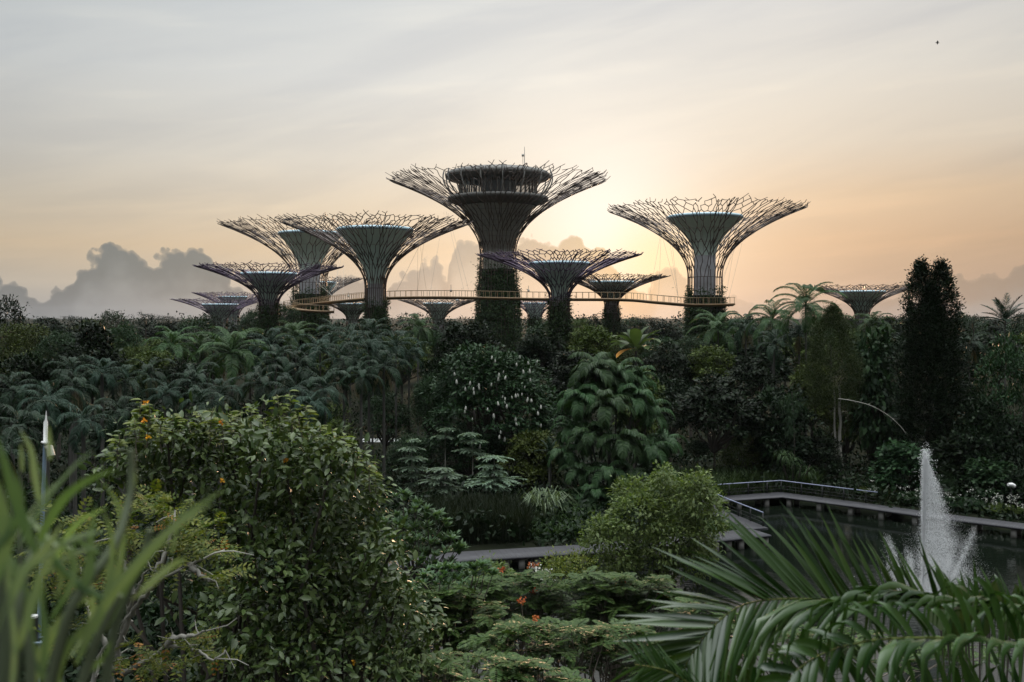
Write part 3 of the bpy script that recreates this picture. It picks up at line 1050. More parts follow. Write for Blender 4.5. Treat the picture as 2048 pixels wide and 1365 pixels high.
for k_ in (.435, .465, .60, .632, .50):
    q = k_ * d_[-1]
    c = np.array([np.interp(q, d_, sk[:, i]) for i in range(3)]) - off
    g = G()
    box(g, c + np.array([0, -.9, -.42]), (.7, .5, .34))
    tube(g, [c + np.array([0, -.9, -.27]), c + np.array([0, -.9, -.1])], .06, 5)
    if k_ in (.465, .60):
        g.build('floodlight', M['white_paint'], root)
for x_, yb_, yt_ in ((902, 583, 570), (1057, 583, 572), (697, 594, 584)):
    Yq = 203 if x_ > 800 else 222
    p0, p1 = P(x_, yb_, Yq) - off, P(x_, yt_, Yq) - off
    g = G()
    tube(g, [p0, p1], .05, 4)
    box(g, p0 + np.array([0, 0, .1]), (.45, .4, .45))
    g.build('sensor_mast', M['dark_metal'], root)
g = G()
rng = np.random.default_rng(77)
A, B = [], []
for (tx, ty, tY, lo, hi, nn_) in ((1330, 440, 200, 1290, 1375, 5), (1490, 440, 206, 1420, 1458, 4), (560, 480, 245, 590, 640, 3), (850, 480, 190, 790, 850, 4), (690, 480, 250, 640, 700, 3), (905, 420, 210, 850, 950, 3)):
    for q in range(nn_):
        xx = rng.uniform(lo, hi)
        j = np.argmin(np.abs(sk[9 * 5:, 0] / sk[9 * 5:, 1] * F + 1024 - xx)) + 45
        A.append(P(tx + rng.uniform(-18, 18), ty + rng.uniform(-12, 12), tY) - off)
        B.append(sk[j] - off + UP * 1.5)
for a_, b_ in zip(A, B):
    g = G()
    prisms(g, [a_], [b_], .022)
    g.build('suspension_cable', M['dark_metal'], root)

# ------------------------------------------------------------------ plant prototypes (shared meshes)
PROTO = {}


def proto(name, builder, smooth=False):
    g_ = G()
    info = builder(g_)
    PROTO[name] = (g_.mesh(name, smooth), info)
    return PROTO[name]


def lobeset(rng, w, h, n, rs=(0.24, 0.48), flat=0.85):
    """Lobes filling a crown w wide, h tall, base at z=0."""
    out = [((0, 0, h * .48), (w * .30, w * .30, h * .40))]
    for i in range(n):
        a = rng.uniform(0, 2 * math.pi)
        zz = rng.uniform(.22, .80)
        rr_ = rng.uniform(*rs) * w * .5 * (1 - .35 * abs(zz - .4))
        ro = (w * .5 - rr_) * math.sqrt(rng.uniform(.45, 1)) * (1 - .55 * max(0, zz - .45) / .5)
        zc = min(zz * h, h - rr_ * flat)
        out.append(((ro * math.cos(a), ro * math.sin(a), zc), (rr_, rr_, rr_ * flat)))
    return out


def broad_proto(name, seed, w, h, nlobe, ncl, nl, L, W, cr, **kw):
    rng = np.random.default_rng(seed)
    lo = lobeset(rng, w, h, nlobe)
    proto(name, lambda g_: crown(g_, rng, lo, ncl, nl, L, W, cr, **kw))

    def br(g_):
        limbs(g_, rng, (0, 0, -.02 * h), [np.array(l[0]) + rng.normal(size=3) * .2 for l in lo[1:]], w * .018)
    proto(name + '_branches', br)
    PROTO[name] = (PROTO[name][0], (w, h))


for i in range(4):
    broad_proto('broad%d' % i, 100 + i, 9, 8, 15 + i, 420, 26, .40, .24, .34, jit=.22, out=.75, flat=.55)
for i in range(3):
    broad_proto('fine%d' % i, 120 + i, 8, 8, 18, 600, 24, .26, .14, .30, jit=.22, out=.8, flat=.6)
for i in range(2):
    broad_proto('big%d' % i, 130 + i, 8, 8.5, 18, 460, 14, .55, .36, .30, droop=.5, jit=.22)
broad_proto('wide0', 150, 15, 14, 40, 1700, 22, .44, .23, .40, jit=.25, out=.75, flat=.5)
for i in range(2):
    broad_proto('open%d' % i, 140 + i, 9, 6, 12, 330, 10, .45, .2, .30, shell=.6)


def tier_far(seed):
    rng = np.random.default_rng(seed)

    def f(g_):
        for k in range(9):
            zz = 1.4 + k * .5 + rng.uniform(-.2, .2)
            a = rng.uniform(0, 2 * math.pi)
            ro = rng.uniform(1.0, 4.2) * (1 - .05 * k)
            c = np.array([ro * math.cos(a), ro * math.sin(a), zz])
            n_ = 170
            q = rng.normal(size=(n_, 3)) * np.array([1.25, 1.25, .16])
            leaves(g_, c + q, nrm(rng.normal(size=(n_, 3)) * np.array([1, 1, .2])), nrm(UP + rng.normal(size=(n_, 3)) * .25), rng.uniform(.3, .55, n_), .22)
            limb = np.linspace(0, 1, 5)[:, None]
            p_ = np.array([0, 0, zz * .45]) * (1 - limb) + c * limb
            tube(g_, p_, np.linspace(.14, .04, 5), 4, False)
    proto('tierfar%d' % seed, f)
    PROTO['tierfar%d' % seed] = (PROTO['tierfar%d' % seed][0], (10, 6))


tier_far(1)
tier_far(2)


def trunk_proto(name, k=7, taper=.55, bend=.05, seed=0, flare=1.35):
    rng = np.random.default_rng(seed)

    def f(g_):
        q = np.linspace(0, 1, 8)
        p_ = np.stack([np.sin(q * 3 + seed) * bend * q, np.cos(q * 2.3 + seed) * bend * q - bend * q * .9, q], -1)
        r_ = (1 - (1 - taper) * q) * np.where(q < .05, flare, 1)
        V = p_[:, None] + 0
        th = np.arange(k) / k * 2 * math.pi
        V = np.stack([p_[:, 0][:, None] + r_[:, None] * np.cos(th), p_[:, 1][:, None] + r_[:, None] * np.sin(th), np.broadcast_to(p_[:, 2][:, None], (8, k))], -1)
        i = np.arange(7)[:, None] * k
        j = np.arange(k)[None]
        g_.add(V, np.stack([i + j, i + (j + 1) % k, i + k + (j + 1) % k, i + k + j], -1).reshape(-1, 4))
    return proto(name, f, True)


for i in range(3):
    trunk_proto('trunk%d' % i, seed=i, bend=.5)
trunk_proto('palmtrunk', taper=.8, bend=.25, seed=5, k=8)


def palm_proto(name, seed, n, length, droop, elev, nl, ll, lw, hang, lift=.25, a0=62):
    rng = np.random.default_rng(seed)

    def f(g_):
        for i in range(n):
            t_ = i / max(n - 1, 1)
            a = i * 2.39996 + rng.uniform(-.25, .25)
            e = elev[1] + (elev[0] - elev[1]) * t_ + rng.uniform(-.1, .1)
            frond(g_, (0, 0, 0), a, e, length * rng.uniform(.85, 1.1), droop * rng.uniform(.85, 1.15), nl, ll, lw, hang, a0=a0, lift=lift, rr=.045, rng=rng)
    proto(name, f)


for i in range(3):
    palm_proto('palm%d' % i, 200 + i, 14, 3.8, 2.15, (-.45, 1.40), 34, .95, .06, 1.25, lift=.18)
for i in range(2):
    palm_proto('coco%d' % i, 210 + i, 19, 4.4, 1.75, (-.55, 1.42), 46, 1.1, .06, 1.0)
def dead_fr(g_):
    rng = np.random.default_rng(240)
    for k in range(3):
        frond(g_, (0, 0, -.1), k * 2.3 + .4, -.75 - .2 * k, 2.5, .8, 22, .7, .05, 2.5, lift=-.1, rr=.04, rng=rng)


proto('deadfrond', dead_fr)
palm_proto('spiky', 220, 13, 2.6, .55, (.2, 1.45), 26, .6, .06, .15)
palm_proto('clumpfrond', 230, 12, 3.3, 2.3, (.05, 1.45), 60, 1.2, .085, 1.5, lift=.3, a0=80)
palm_proto('clumpfrondlow', 231, 11, 3.3, 2.0, (-.4, 1.0), 60, 1.2, .085, 1.6, lift=.25, a0=80)


CNT = {}


def rz(seed):
    return (seed * 2.39996) % 6.2832


def broadtree(kind, mat, x, ytop, wpx, hpx, Y, label, group=None, name='broadleaf_tree', cat='tree', trunk='bark', seed=None, trad=.22, rot=None):
    i = CNT['n'] = CNT.get('n', 0) + 1
    me, (w_, h_) = PROTO[kind]
    p = P(x, ytop, Y)
    top = p[2]
    sx = wpx * Y / F / w_
    ch = min(hpx * Y / F, top - .6)
    root = empty(name, (p[0], Y, .35), rz(i) if rot is None else rot)
    tag(root, label, cat, group)
    zc = top - ch - .35
    inst('crown', me, M[mat], root, (0, 0, zc), (0, 0, 0), (sx, sx, ch / h_))
    if kind + '_branches' in PROTO:
        inst('branches', PROTO[kind + '_branches'][0], M[trunk], root, (0, 0, zc), (0, 0, 0), (sx, sx, ch / h_))
    inst('trunk', PROTO['trunk%d' % (i % 3)][0], M[trunk], root, (0, 0, 0), (0, 0, 0), (trad, trad, max(zc + ch * .25, .5)))
    return root


def palm(kind, mat, x, yc, wpx, Y, label, group=None, name='palm_tree', trad=.13, base_w=6.6, trunk='palm_trunk'):
    i = CNT['n'] = CNT.get('n', 0) + 1
    p = P(x, yc, Y)
    s_ = wpx * Y / F / base_w
    root = empty(name, (p[0], Y, .35), rz(i))
    tag(root, label, 'palm', group)
    inst('crown', PROTO[kind][0], M[mat], root, (0, 0, p[2] - .35), (0, 0, 0), s_)
    if 'dead frond' in label or i % 4 == 1:
        tag(inst('dead_frond', PROTO['deadfrond'][0], M['dead_palm'], root, (0, 0, p[2] - .35), (0, 0, rz(i * 3)), s_ * 1.05), 'withered brown hanging frond')
    inst('trunk', PROTO['palmtrunk'][0], M[trunk], root, (0, 0, 0), (0, 0, 0), (trad, trad, max(p[2] - .35, .5)))
    return root

# ------------------------------------------------------------------ far woods and filler
def wood():
    g = G()
    rng = np.random.default_rng(900)
    lob = []
    for k in range(520):
        Yq = rng.uniform(270, 620)
        xx = rng.uniform(-200, 2250)
        topy = rng.normal(642, 5) + 5 * math.sin(xx * .021) + 5 * math.sin(xx * .057 + 1)
        p = P(xx, topy, Yq)
        r_ = rng.uniform(4, 8)
        hgt = p[2]
        lob.append(((p[0], Yq, max(hgt - r_ * .8, 3)), (r_ * 1.2, r_ * .9, r_ * .8)))
        lob.append(((p[0] + rng.uniform(-3, 3), Yq - 3, max(hgt - r_ * 1.8, 2)), (r_ * 1.3, r_ * .9, r_)))
    crown(g, rng, lob, 17000, 9, .75, .5, .6, lo=-.2, jit=.25, flat=.6)
    return g.build('distant_wood', M['dark'])


tag(wood(), 'hazy dark line of distant trees along the skyline', 'wood', kind='stuff')


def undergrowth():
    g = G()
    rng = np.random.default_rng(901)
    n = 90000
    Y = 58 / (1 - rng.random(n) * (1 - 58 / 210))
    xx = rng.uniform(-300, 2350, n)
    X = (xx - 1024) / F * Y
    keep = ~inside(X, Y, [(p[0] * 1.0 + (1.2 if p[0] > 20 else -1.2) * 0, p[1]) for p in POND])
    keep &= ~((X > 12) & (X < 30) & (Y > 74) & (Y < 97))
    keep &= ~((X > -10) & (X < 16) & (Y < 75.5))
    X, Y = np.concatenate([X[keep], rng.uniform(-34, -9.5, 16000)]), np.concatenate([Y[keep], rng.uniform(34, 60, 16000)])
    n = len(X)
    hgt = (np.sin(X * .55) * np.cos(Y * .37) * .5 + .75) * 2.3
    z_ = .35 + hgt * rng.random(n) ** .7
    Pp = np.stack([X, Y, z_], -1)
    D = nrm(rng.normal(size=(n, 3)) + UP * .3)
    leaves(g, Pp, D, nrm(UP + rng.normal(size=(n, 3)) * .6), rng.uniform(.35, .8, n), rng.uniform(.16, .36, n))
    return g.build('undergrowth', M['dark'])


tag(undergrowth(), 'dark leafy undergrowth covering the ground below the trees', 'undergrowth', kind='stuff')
ORD = ['first', 'second', 'third', 'fourth', 'fifth', 'sixth', 'seventh', 'eighth', 'ninth', 'tenth', 'eleventh', 'twelfth', 'thirteenth', 'fourteenth', 'fifteenth', 'sixteenth', 'seventeenth', 'eighteenth', 'nineteenth', 'twentieth', 'twenty-first', 'twenty-second', 'twenty-third', 'twenty-fourth', 'twenty-fifth', 'twenty-sixth', 'twenty-seventh', 'twenty-eighth', 'twenty-ninth', 'thirtieth']
# row of background trees between the grove and the far wood
rng = np.random.default_rng(33)
xs = np.arange(-60, 2120, 82)
for q, xx in enumerate(xs):
    yy = 645 + rng.uniform(-12, 14)
    if 600 < xx < 1000:
        yy += 10
    kd = ['broad0', 'fine1', 'broad2', 'fine0', 'open1'][q % 5]
    broadtree(kd, ['dark', 'broad', 'dark', 'olive', 'broad'][q % 5], xx + rng.uniform(-20, 20), yy, rng.uniform(95, 140), 70, rng.uniform(215, 262),
              'rounded hazy background tree below the skyline, %s from the left in the farthest row' % ORD[q], 'farthest row of garden trees', trad=.3)
xs = np.arange(-40, 2120, 92)
for q, xx in enumerate(xs):
    yy = 662 + rng.uniform(-6, 12)
    kd = ['fine2', 'broad1', 'big0', 'broad3', 'fine0'][q % 5]
    broadtree(kd, ['broad', 'dark', 'broad', 'dark', 'olive'][(q * 3) % 5], xx + rng.uniform(-25, 25), yy, rng.uniform(110, 160), 100, rng.uniform(150, 178),
              'dense green tree half hidden behind palms, %s from the left in the middle row' % ORD[q], 'middle row of garden trees', trad=.3)

# ------------------------------------------------------------------ single broadleaf trees (photo x, top y, width, crown height, distance)
BT = [
    ('open0', 'dark', 10, 596, 130, 95, 150, 'sparse dark tree with tufted twigs at the left edge, rising above the skyline'),
    ('fine0', 'dark', 45, 640, 130, 140, 126, 'smooth near-black rounded tree below the sparse tree at the left edge'),
    ('fine1', 'dark', 118, 650, 105, 120, 122, 'dull rounded dark tree wedged left of the vine-covered tree'),
    ('big0', 'olive', 186, 630, 112, 160, 110, 'tall tree hung with clumped pale-edged vine leaves, left of the golden-edged tree'),
    ('fine2', 'olive', 246, 640, 84, 110, 119, 'smooth rounded olive tree with golden right edge beside the vine-covered tree'),
    ('fine0', 'olive', 268, 690, 70, 66, 116, 'small olive dome below the golden-edged rounded tree'),
    ('broad1', 'dark', 60, 705, 170, 190, 100, 'big dark bushy tree in the shade at the left edge, above the low palms'),
    ('broad2', 'dark', 140, 698, 120, 120, 104, 'dark leafy tree in shade just below the vine-covered tree'),
    ('broad3', 'broad', 300, 700, 110, 95, 113, 'bushy mid-green tree right of the small olive dome'),
    ('broad0', 'broad', 365, 712, 120, 105, 108, 'bushy tree with speckled leaves left of the large drooping coconut palm'),
    ('tierfar1', 'dark', 92, 632, 80, 46, 230, 'small dark treetop on the skyline, left of the vine-covered tree'),
    ('open1', 'dark', 225, 622, 70, 50, 240, 'loose dark treetop on the skyline directly behind the vine-covered tree'),
    ('open0', 'dark', 420, 628, 60, 44, 250, 'loose dark treetop on the skyline just left of the lowest far-left funnel'),
    ('open1', 'broad', 1478, 634, 80, 50, 240, 'loose treetop on the skyline just right of the right walkway end'),
    ('open0', 'broad', 1690, 630, 70, 46, 235, 'loose treetop on the skyline left of the lone supertree trunk'),
    ('open1', 'dark', 1920, 628, 70, 50, 215, 'loose dark treetop on the skyline touching the two-topped tree on its right'),
    ('open0', 'dark', 2046, 622, 60, 60, 190, 'loose dark treetop on the skyline at the very right edge'),
    ('open0', 'broad', 1222, 640, 80, 40, 245, 'loose hazy treetop at the foot of the sun-glowing supertree'),
    ('tierfar2', 'dark', 148, 628, 76, 50, 226, 'dark layered treetop on the skyline directly left of the vine-covered tree'),
    ('tierfar1', 'dark', 292, 625, 74, 44, 222, 'flat-branched dark treetop on the skyline with a hooked left limb'),
    ('tierfar2', 'dark', 330, 629, 70, 40, 232, 'little layered treetop on the skyline between the hooked one and the supertree'),
    ('open1', 'dark', 385, 634, 90, 60, 205, 'dark treetop under the lowest far-left supertree'),
    ('fine1', 'broad', 506, 612, 66, 80, 225, 'tall hazy tree just left of the dark-green-funnelled supertree trunk'),
    ('fine2', 'broad', 572, 604, 70, 90, 220, 'tall hazy tree just right of the dark-green-funnelled supertree trunk'),
    ('broad3', 'broad', 500, 658, 90, 60, 165, 'leafy tree under the dark-green-funnelled supertree, left of its trunk'),
    ('broad2', 'broad', 880, 690, 110, 190, 116, 'dark tree forming the left shoulder of the white-flowered tree'),
    ('broad1', 'broad', 934, 642, 150, 130, 122, 'broad dome of dense leaves standing before the foot of the largest supertree'),
    ('fine1', 'dark', 860, 735, 90, 140, 112, 'speckled dark shrub tree between the palm trunks and the white-flowered tree'),
    ('broad0', 'broad', 1078, 668, 90, 70, 150, 'leafy treetop at the foot of the largest supertree, right side'),
    ('broad3', 'olive', 1180, 650, 105, 90, 140, 'olive bushy treetop between the two planted supertree trunks right of centre'),
    ('broad1', 'broad', 1152, 700, 130, 110, 122, 'leafy tree directly behind the top of the big clustering palm'),
    ('fine0', 'broad', 1160, 636, 70, 46, 255, 'hazy rounded far tree just right of the thickly planted supertree trunk'),
    ('fine2', 'broad', 1262, 632, 80, 50, 256, 'hazy rounded far tree right of the trunk of the sun-glowing supertree'),
    ('tierfar1', 'broad', 1312, 632, 100, 40, 250, 'hazy far tree with flat spreading layers left of the right walkway end'),
    ('fine1', 'broad', 1352, 652, 80, 40, 250, 'low hazy far tree at the foot of the tall right-hand supertree'),
    ('broad2', 'broad', 1330, 688, 120, 110, 132, 'mid-green rounded tree right of the broad-leaved paddle palm'),
    ('fine1', 'olive', 1382, 664, 95, 80, 142, 'light green rounded treetop in front of the tall right-hand supertree foot'),
    ('broad3', 'pale', 1420, 690, 110, 90, 130, 'pale-leaved rounded tree below the palms beside the right-hand supertree'),
    ('broad0', 'broad', 1340, 742, 120, 130, 118, 'shaded tree between the clustering palm and the pale slender-trunked tree'),
    ('broad1', 'blue', 1560, 770, 160, 190, 104, 'bluish-leaved bushy tree between the slender-trunked tree and the feathery column'),
    ('broad2', 'broad', 1500, 715, 120, 110, 122, 'leafy tree below the row of right-hand palms'),
    ('broad3', 'blue', 1625, 720, 110, 130, 116, 'bluish shaded tree left of the feathery columnar tree'),
    ('big1', 'broad', 1745, 660, 130, 270, 112, 'dark large-leaved tree filling the gap between feathery column and two-topped tree'),
    ('fine0', 'dark', 1690, 760, 110, 150, 116, 'black shaded tree behind the pale twin trunks'),
    ('fine2', 'dark', 1780, 790, 110, 160, 113, 'black shaded tree behind the fountain, left of the two-topped tree foot'),
    ('fine1', 'dark', 2012, 640, 150, 330, 100, 'tall dark feathery tree at the right edge'),
    ('broad0', 'dark', 1935, 740, 120, 200, 107, 'shaded tree between the two-topped tree and the right edge tree'),
    ('broad2', 'dark', 1985, 800, 150, 180, 97, 'broad dark tree low at the right edge behind the white garden light'),
    ('tierfar2', 'dark', 1945, 628, 60, 40, 190, 'thin branched treetop on the skyline right of the two-topped tree'),
    ('broad1', 'dark', 1770, 632, 90, 70, 190, 'treetop on the skyline beneath the lone far-right supertree'),
    ('broad3', 'dark', 1270, 735, 120, 150, 112, 'shaded tree directly right of the clustering palm crown'),
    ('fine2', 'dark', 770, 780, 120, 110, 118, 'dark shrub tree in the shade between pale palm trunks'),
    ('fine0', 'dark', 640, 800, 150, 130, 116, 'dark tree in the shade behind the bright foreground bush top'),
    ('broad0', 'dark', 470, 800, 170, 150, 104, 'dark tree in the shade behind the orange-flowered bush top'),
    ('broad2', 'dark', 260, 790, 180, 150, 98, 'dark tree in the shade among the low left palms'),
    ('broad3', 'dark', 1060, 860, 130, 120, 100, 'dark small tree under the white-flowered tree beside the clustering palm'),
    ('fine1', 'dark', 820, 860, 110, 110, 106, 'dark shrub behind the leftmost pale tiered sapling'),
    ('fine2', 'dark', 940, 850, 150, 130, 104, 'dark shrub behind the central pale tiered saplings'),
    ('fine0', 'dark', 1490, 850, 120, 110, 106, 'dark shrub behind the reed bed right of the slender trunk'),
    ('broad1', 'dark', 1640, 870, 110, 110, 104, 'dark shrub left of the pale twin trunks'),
]
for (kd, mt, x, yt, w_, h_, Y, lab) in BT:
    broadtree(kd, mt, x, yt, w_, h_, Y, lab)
broadtree('broad2', 'pale', 1428, 752, 190, 150, 104, 'pale grey-green leafy tree on one slender pale trunk above the reed bed', trunk='pale_bark', trad=.14, rot=1.0)
broadtree('broad0', 'pale', 1395, 880, 52, 34, 103, 'low pale leafy shoot beside the slender trunk above the reed bed', name='sapling', cat='sapling', trad=.05)

# the tree hung with white flower spikes
root = broadtree('wide0', 'broad', 985, 682, 280, 262, 108, 'wide dark tree sprinkled with hanging white flower spikes, left of the clustering palm')
rng = np.random.default_rng(55)
g = G()
lathe(g, [(.02, 0), (.09, -.10), (.13, -.32), (.15, -.50), (.10, -.60), (.01, -.64)], 6)
fl = g.mesh('white_flower')
Rz = root.rotation_euler[2]
for k in range(64):
    xx, yy = rng.normal(1015, 52), rng.normal(790, 55)
    if not (905 < xx < 1108 and 695 < yy < 940):
        continue
    f_ = math.hypot((xx - 985) / 140, (yy - 805) / 130)
    Yq = 108 - 8.3 * math.sqrt(max(0, 1 - min(f_, 1) ** 2)) + rng.uniform(-.5, .5)
    p = P(xx, yy, Yq) - np.array(root.location)
    c_, s_ = math.cos(-Rz), math.sin(-Rz)
    sc_ = rng.uniform(.45, .85)
    inst('white_flower', fl, M['flower_white'], root, (p[0] * c_ - p[1] * s_, p[0] * s_ + p[1] * c_, p[2]), (rng.normal(0, .12), rng.normal(0, .12), 0), sc_)

# ------------------------------------------------------------------ palms
PL = [
    ('palm0', 'palm', 25, 782, 125, 76, 'low dark palm with arching glossy fronds at the left edge'),
    ('palm1', 'palm', 95, 806, 135, 70, 'bright-crowned low palm directly behind the tip of the white mast'),
    ('palm2', 'palm', 150, 776, 120, 78, 'low glossy palm just right of the mast-tip palm'),
    ('palm0', 'palm', 142, 742, 100, 88, 'palm with one long combed frond arching left, below the vine-covered tree'),
    ('palm1', 'palm', 205, 748, 110, 84, 'spiky pale-hearted palm in the shade below the vine-covered tree'),
    ('palm2', 'palm', 250, 762, 105, 86, 'palm with hair-like drooping fronds right of the pale-hearted one'),
    ('palm0', 'palm', 300, 748, 105, 92, 'palm with fine upright fronds under the bushy speckled tree'),
    ('palm1', 'palm', 330, 790, 110, 80, 'dark palm with rounded drooping crown behind the orange-tipped sprig'),
    ('palm2', 'palm', 388, 762, 115, 90, 'palm with dark arching fronds left of the coconut palm trunk'),
    ('palm0', 'palm', 400, 806, 110, 78, 'low palm with a dome of fronds right behind the foreground bush'),
    ('palm1', 'palm', 440, 790, 110, 84, 'low palm with silvery arched fronds above the orange flowers'),
    ('palm2', 'palm', 40, 852, 150, 58, 'near palm with long silvery leaflets behind the blurred blades'),
    ('palm1', 'palm', 168, 846, 130, 62, 'near palm with glinting fronds just right of the white mast'),
    ('palm0', 'palm', 240, 826, 110, 68, 'near palm with curled drooping frond left of the foreground bush'),
    ('palm2', 'palm', 5, 905, 140, 50, 'near palm at the left edge deep behind the blurred blades'),
    ('coco0', 'palm_light', 345, 694, 110, 128, 'pale misty feather palm left of the large coconut palm'),
    ('coco1', 'palm_light', 464, 708, 150, 106, 'large coconut palm with broad arching fronds and one hanging dead frond'),
    ('coco0', 'palm_light', 400, 700, 90, 132, 'misty palm wedged between the pale feather palm and the coconut palm'),
    ('palm1', 'palm_light', 540, 690, 110, 122, 'thin-stemmed light palm right of the large coconut palm'),
    ('coco1', 'palm_light', 592, 674, 90, 135, 'upright light green palm below the walkway loop'),
    ('palm0', 'palm', 552, 722, 110, 104, 'palm with pale stalk and combed fronds in front of the upright light palm'),
    ('palm2', 'palm', 520, 768, 120, 96, 'low palm with fan of teal fronds behind the tall foreground sprig'),
    ('palm1', 'palm', 584, 788, 130, 90, 'lowest teal palm spreading wide right of the tall foreground sprig'),
    ('palm0', 'palm', 606, 736, 115, 100, 'palm with grey drooping fronds in the left half of the grove'),
    ('palm1', 'palm', 640, 700, 105, 114, 'palm below the foot of the tree inside the walkway loop'),
    ('palm2', 'palm', 668, 668, 95, 128, 'misty palm at the grove top between two supertree trunks'),
    ('palm0', 'palm', 688, 722, 125, 100, 'grove palm with visible pale trunk, leftmost of the pale-trunked ones'),
    ('palm2', 'palm', 700, 684, 105, 118, 'grove palm with curled fronds in front of the narrow supertree trunk'),
    ('palm1', 'palm', 738, 700, 125, 104, 'grove palm above the brightest pair of pale trunks'),
    ('palm0', 'palm', 745, 668, 105, 124, 'topmost grove palm leaning on the narrow-trunked supertree'),
    ('palm2', 'palm', 768, 734, 120, 102, 'grove palm with long fronds hanging over the rightmost pale trunk'),
    ('palm1', 'palm', 792, 694, 105, 116, 'grove palm on the right edge of the cluster, against the pale sky'),
    ('palm0', 'palm', 650, 778, 130, 92, 'grove palm with long dark hanging fronds, low at the centre'),
    ('palm1', 'palm', 622, 812, 120, 88, 'lowest grove palm with drooping skirt behind the foreground bush'),
    ('palm2', 'palm', 722, 752, 100, 98, 'grove palm with pale dry skirt round the brightest trunk'),
    ('coco0', 'palm_light', 836, 658, 80, 140, 'misty small palm in the gap between grove and leafy dome'),
    ('palm1', 'palm_light', 818, 712, 95, 118, 'light palm just right of the grove beside the dark speckled shrub tree'),
    ('coco1', 'palm_light', 1436, 660, 110, 150, 'pale arching palm at the foot of the tall right-hand supertree'),
    ('palm0', 'palm_light', 1492, 655, 95, 140, 'misty palm right of the walkway end'),
    ('coco0', 'palm_light', 1545, 640, 110, 134, 'palm with a tall pale spear leaf right of the walkway end'),
    ('palm2', 'palm_light', 1548, 690, 95, 126, 'palm with long hanging fronds below the spear-leaved palm'),
    ('coco1', 'palm', 1612, 612, 130, 124, 'tall palm with ragged fronds silhouetted on the sky left of the lone supertree'),
    ('palm1', 'palm_light', 1598, 668, 90, 128, 'drooping palm below the tall ragged palm'),
    ('coco0', 'palm', 1662, 652, 90, 140, 'palm half hidden behind the feathery columnar tree'),
    ('coco1', 'palm', 1745, 652, 80, 135, 'palm with bent leaning fronds under the lone far-right supertree'),
    ('spiky', 'palm', 2010, 642, 110, 150, 'spiky upright-leaved palm on the skyline near the right edge'),
    ('palm0', 'palm', 1938, 690, 90, 118, 'dark palm with one bright frond right of the two-topped tree'),
    ('palm2', 'palm_light', 1190, 640, 40, 230, 'small far palm silhouetted between the two planted supertree trunks'),
    ('spiky', 'palm', 1100, 905, 60, 96, 'small fan-leaved palm left of the clustering palm foot'),
]
for q, (kd, mt, x, yc, w_, Y, lab) in enumerate(PL):
    if mt == 'palm' and q % 5 in (0, 2, 3):
        mt = 'palm_dark'
    palm(kd, mt, x, yc, w_, Y, lab, trad=.16 if Y < 110 else .14, trunk='pale_bark' if 'pale trunk' in lab or 'brightest' in lab else 'palm_trunk', base_w={'c': 6.8, 'p': 6.1, 's': 5.0}[kd[0]])
# dead frond hanging from the coconut palm
# pale bare palm trunks standing in the grove
# ------------------------------------------------------------------ big clustering palm
cx, cyY = 1222, 95
root = empty('clustering_palm', (P(cx, 700, cyY)[0], cyY, .35))
tag(root, 'big clustering palm with tiers of broad cupped drooping fronds at the water edge', 'palm')
rng = np.random.default_rng(61)
stems = [(1190, 745, 95, 1.2), (1238, 752, 96, 1.1), (1160, 800, 94, 1.0), (1215, 815, 92.5, 1.1), (1268, 800, 95, 1.05), (1300, 830, 97, .95), (1180, 875, 92.5, 1.0), (1245, 880, 92, 1.05), (1298, 895, 95, .95), (1145, 860, 95, .85), (1215, 940, 91.5, .9), (1265, 950, 92.5, .85), (1160, 940, 93, .8), (1318, 945, 96.5, .8), (1275, 760, 98, .9), (1130, 905, 94.5, .8), (1330, 880, 98, .85), (1190, 985, 91, .8), (1250, 990, 91.5, .8), (1300, 985, 94, .8), (1210, 770, 97, 1.1), (1150, 990, 92.5, .7)]
for k, (x, y, Y, s_) in enumerate(stems):
    p = P(x, y, Y) - np.array(root.location)
    inst('crown', PROTO['clumpfrond' if y < 880 else 'clumpfrondlow'][0], M['clump'], root, p, (0, 0, rz(k + 3)), s_ * .88)
    b_ = np.array([p[0] * .45, p[1] * .45, 0])
    q = np.linspace(0, 1, 6)[:, None]
    g = G()
    tube(g, b_ + (p - b_) * q + np.array([1, 0, 0]) * (q * (q - 1)) * .6 * np.sign(p[0]), .085, 6, False)
    g.build('stem', M['palm_trunk'], root, True)

# ------------------------------------------------------------------ paddle-leaved palm with one orange leaf
def paddle(g, o, a, e, L, W, droop=.9, n=8):
    q = np.linspace(0, 1, n)
    th = e - droop * q ** 1.5
    st_ = L / (n - 1)
    hx = np.concatenate([[0], np.cumsum(np.cos(th[:-1]) * st_)])
    hz_ = np.concatenate([[0], np.cumsum(np.sin(th[:-1]) * st_)])
    hd = np.array([math.cos(a), math.sin(a), 0])
    B = np.array([-math.sin(a), math.cos(a), 0])
    c = np.asarray(o, float) + hx[:, None] * hd + hz_[:, None] * UP
    Un = -np.sin(th)[:, None] * hd + np.cos(th)[:, None] * UP
    wd = W * .5 * np.interp(q, [0, .22, .3, .6, .85, 1], [.03, .05, .6, 1, .8, .15])
    V = np.stack([c - B * wd[:, None] + Un * wd[:, None] * .25, c, c + B * wd[:, None] + Un * wd[:, None] * .25], 1)
    i = np.arange(n - 1)[:, None] * 3
    g.add(V, np.concatenate([i + np.array([[0, 3, 4, 1]]), i + np.array([[1, 4, 5, 2]])]))


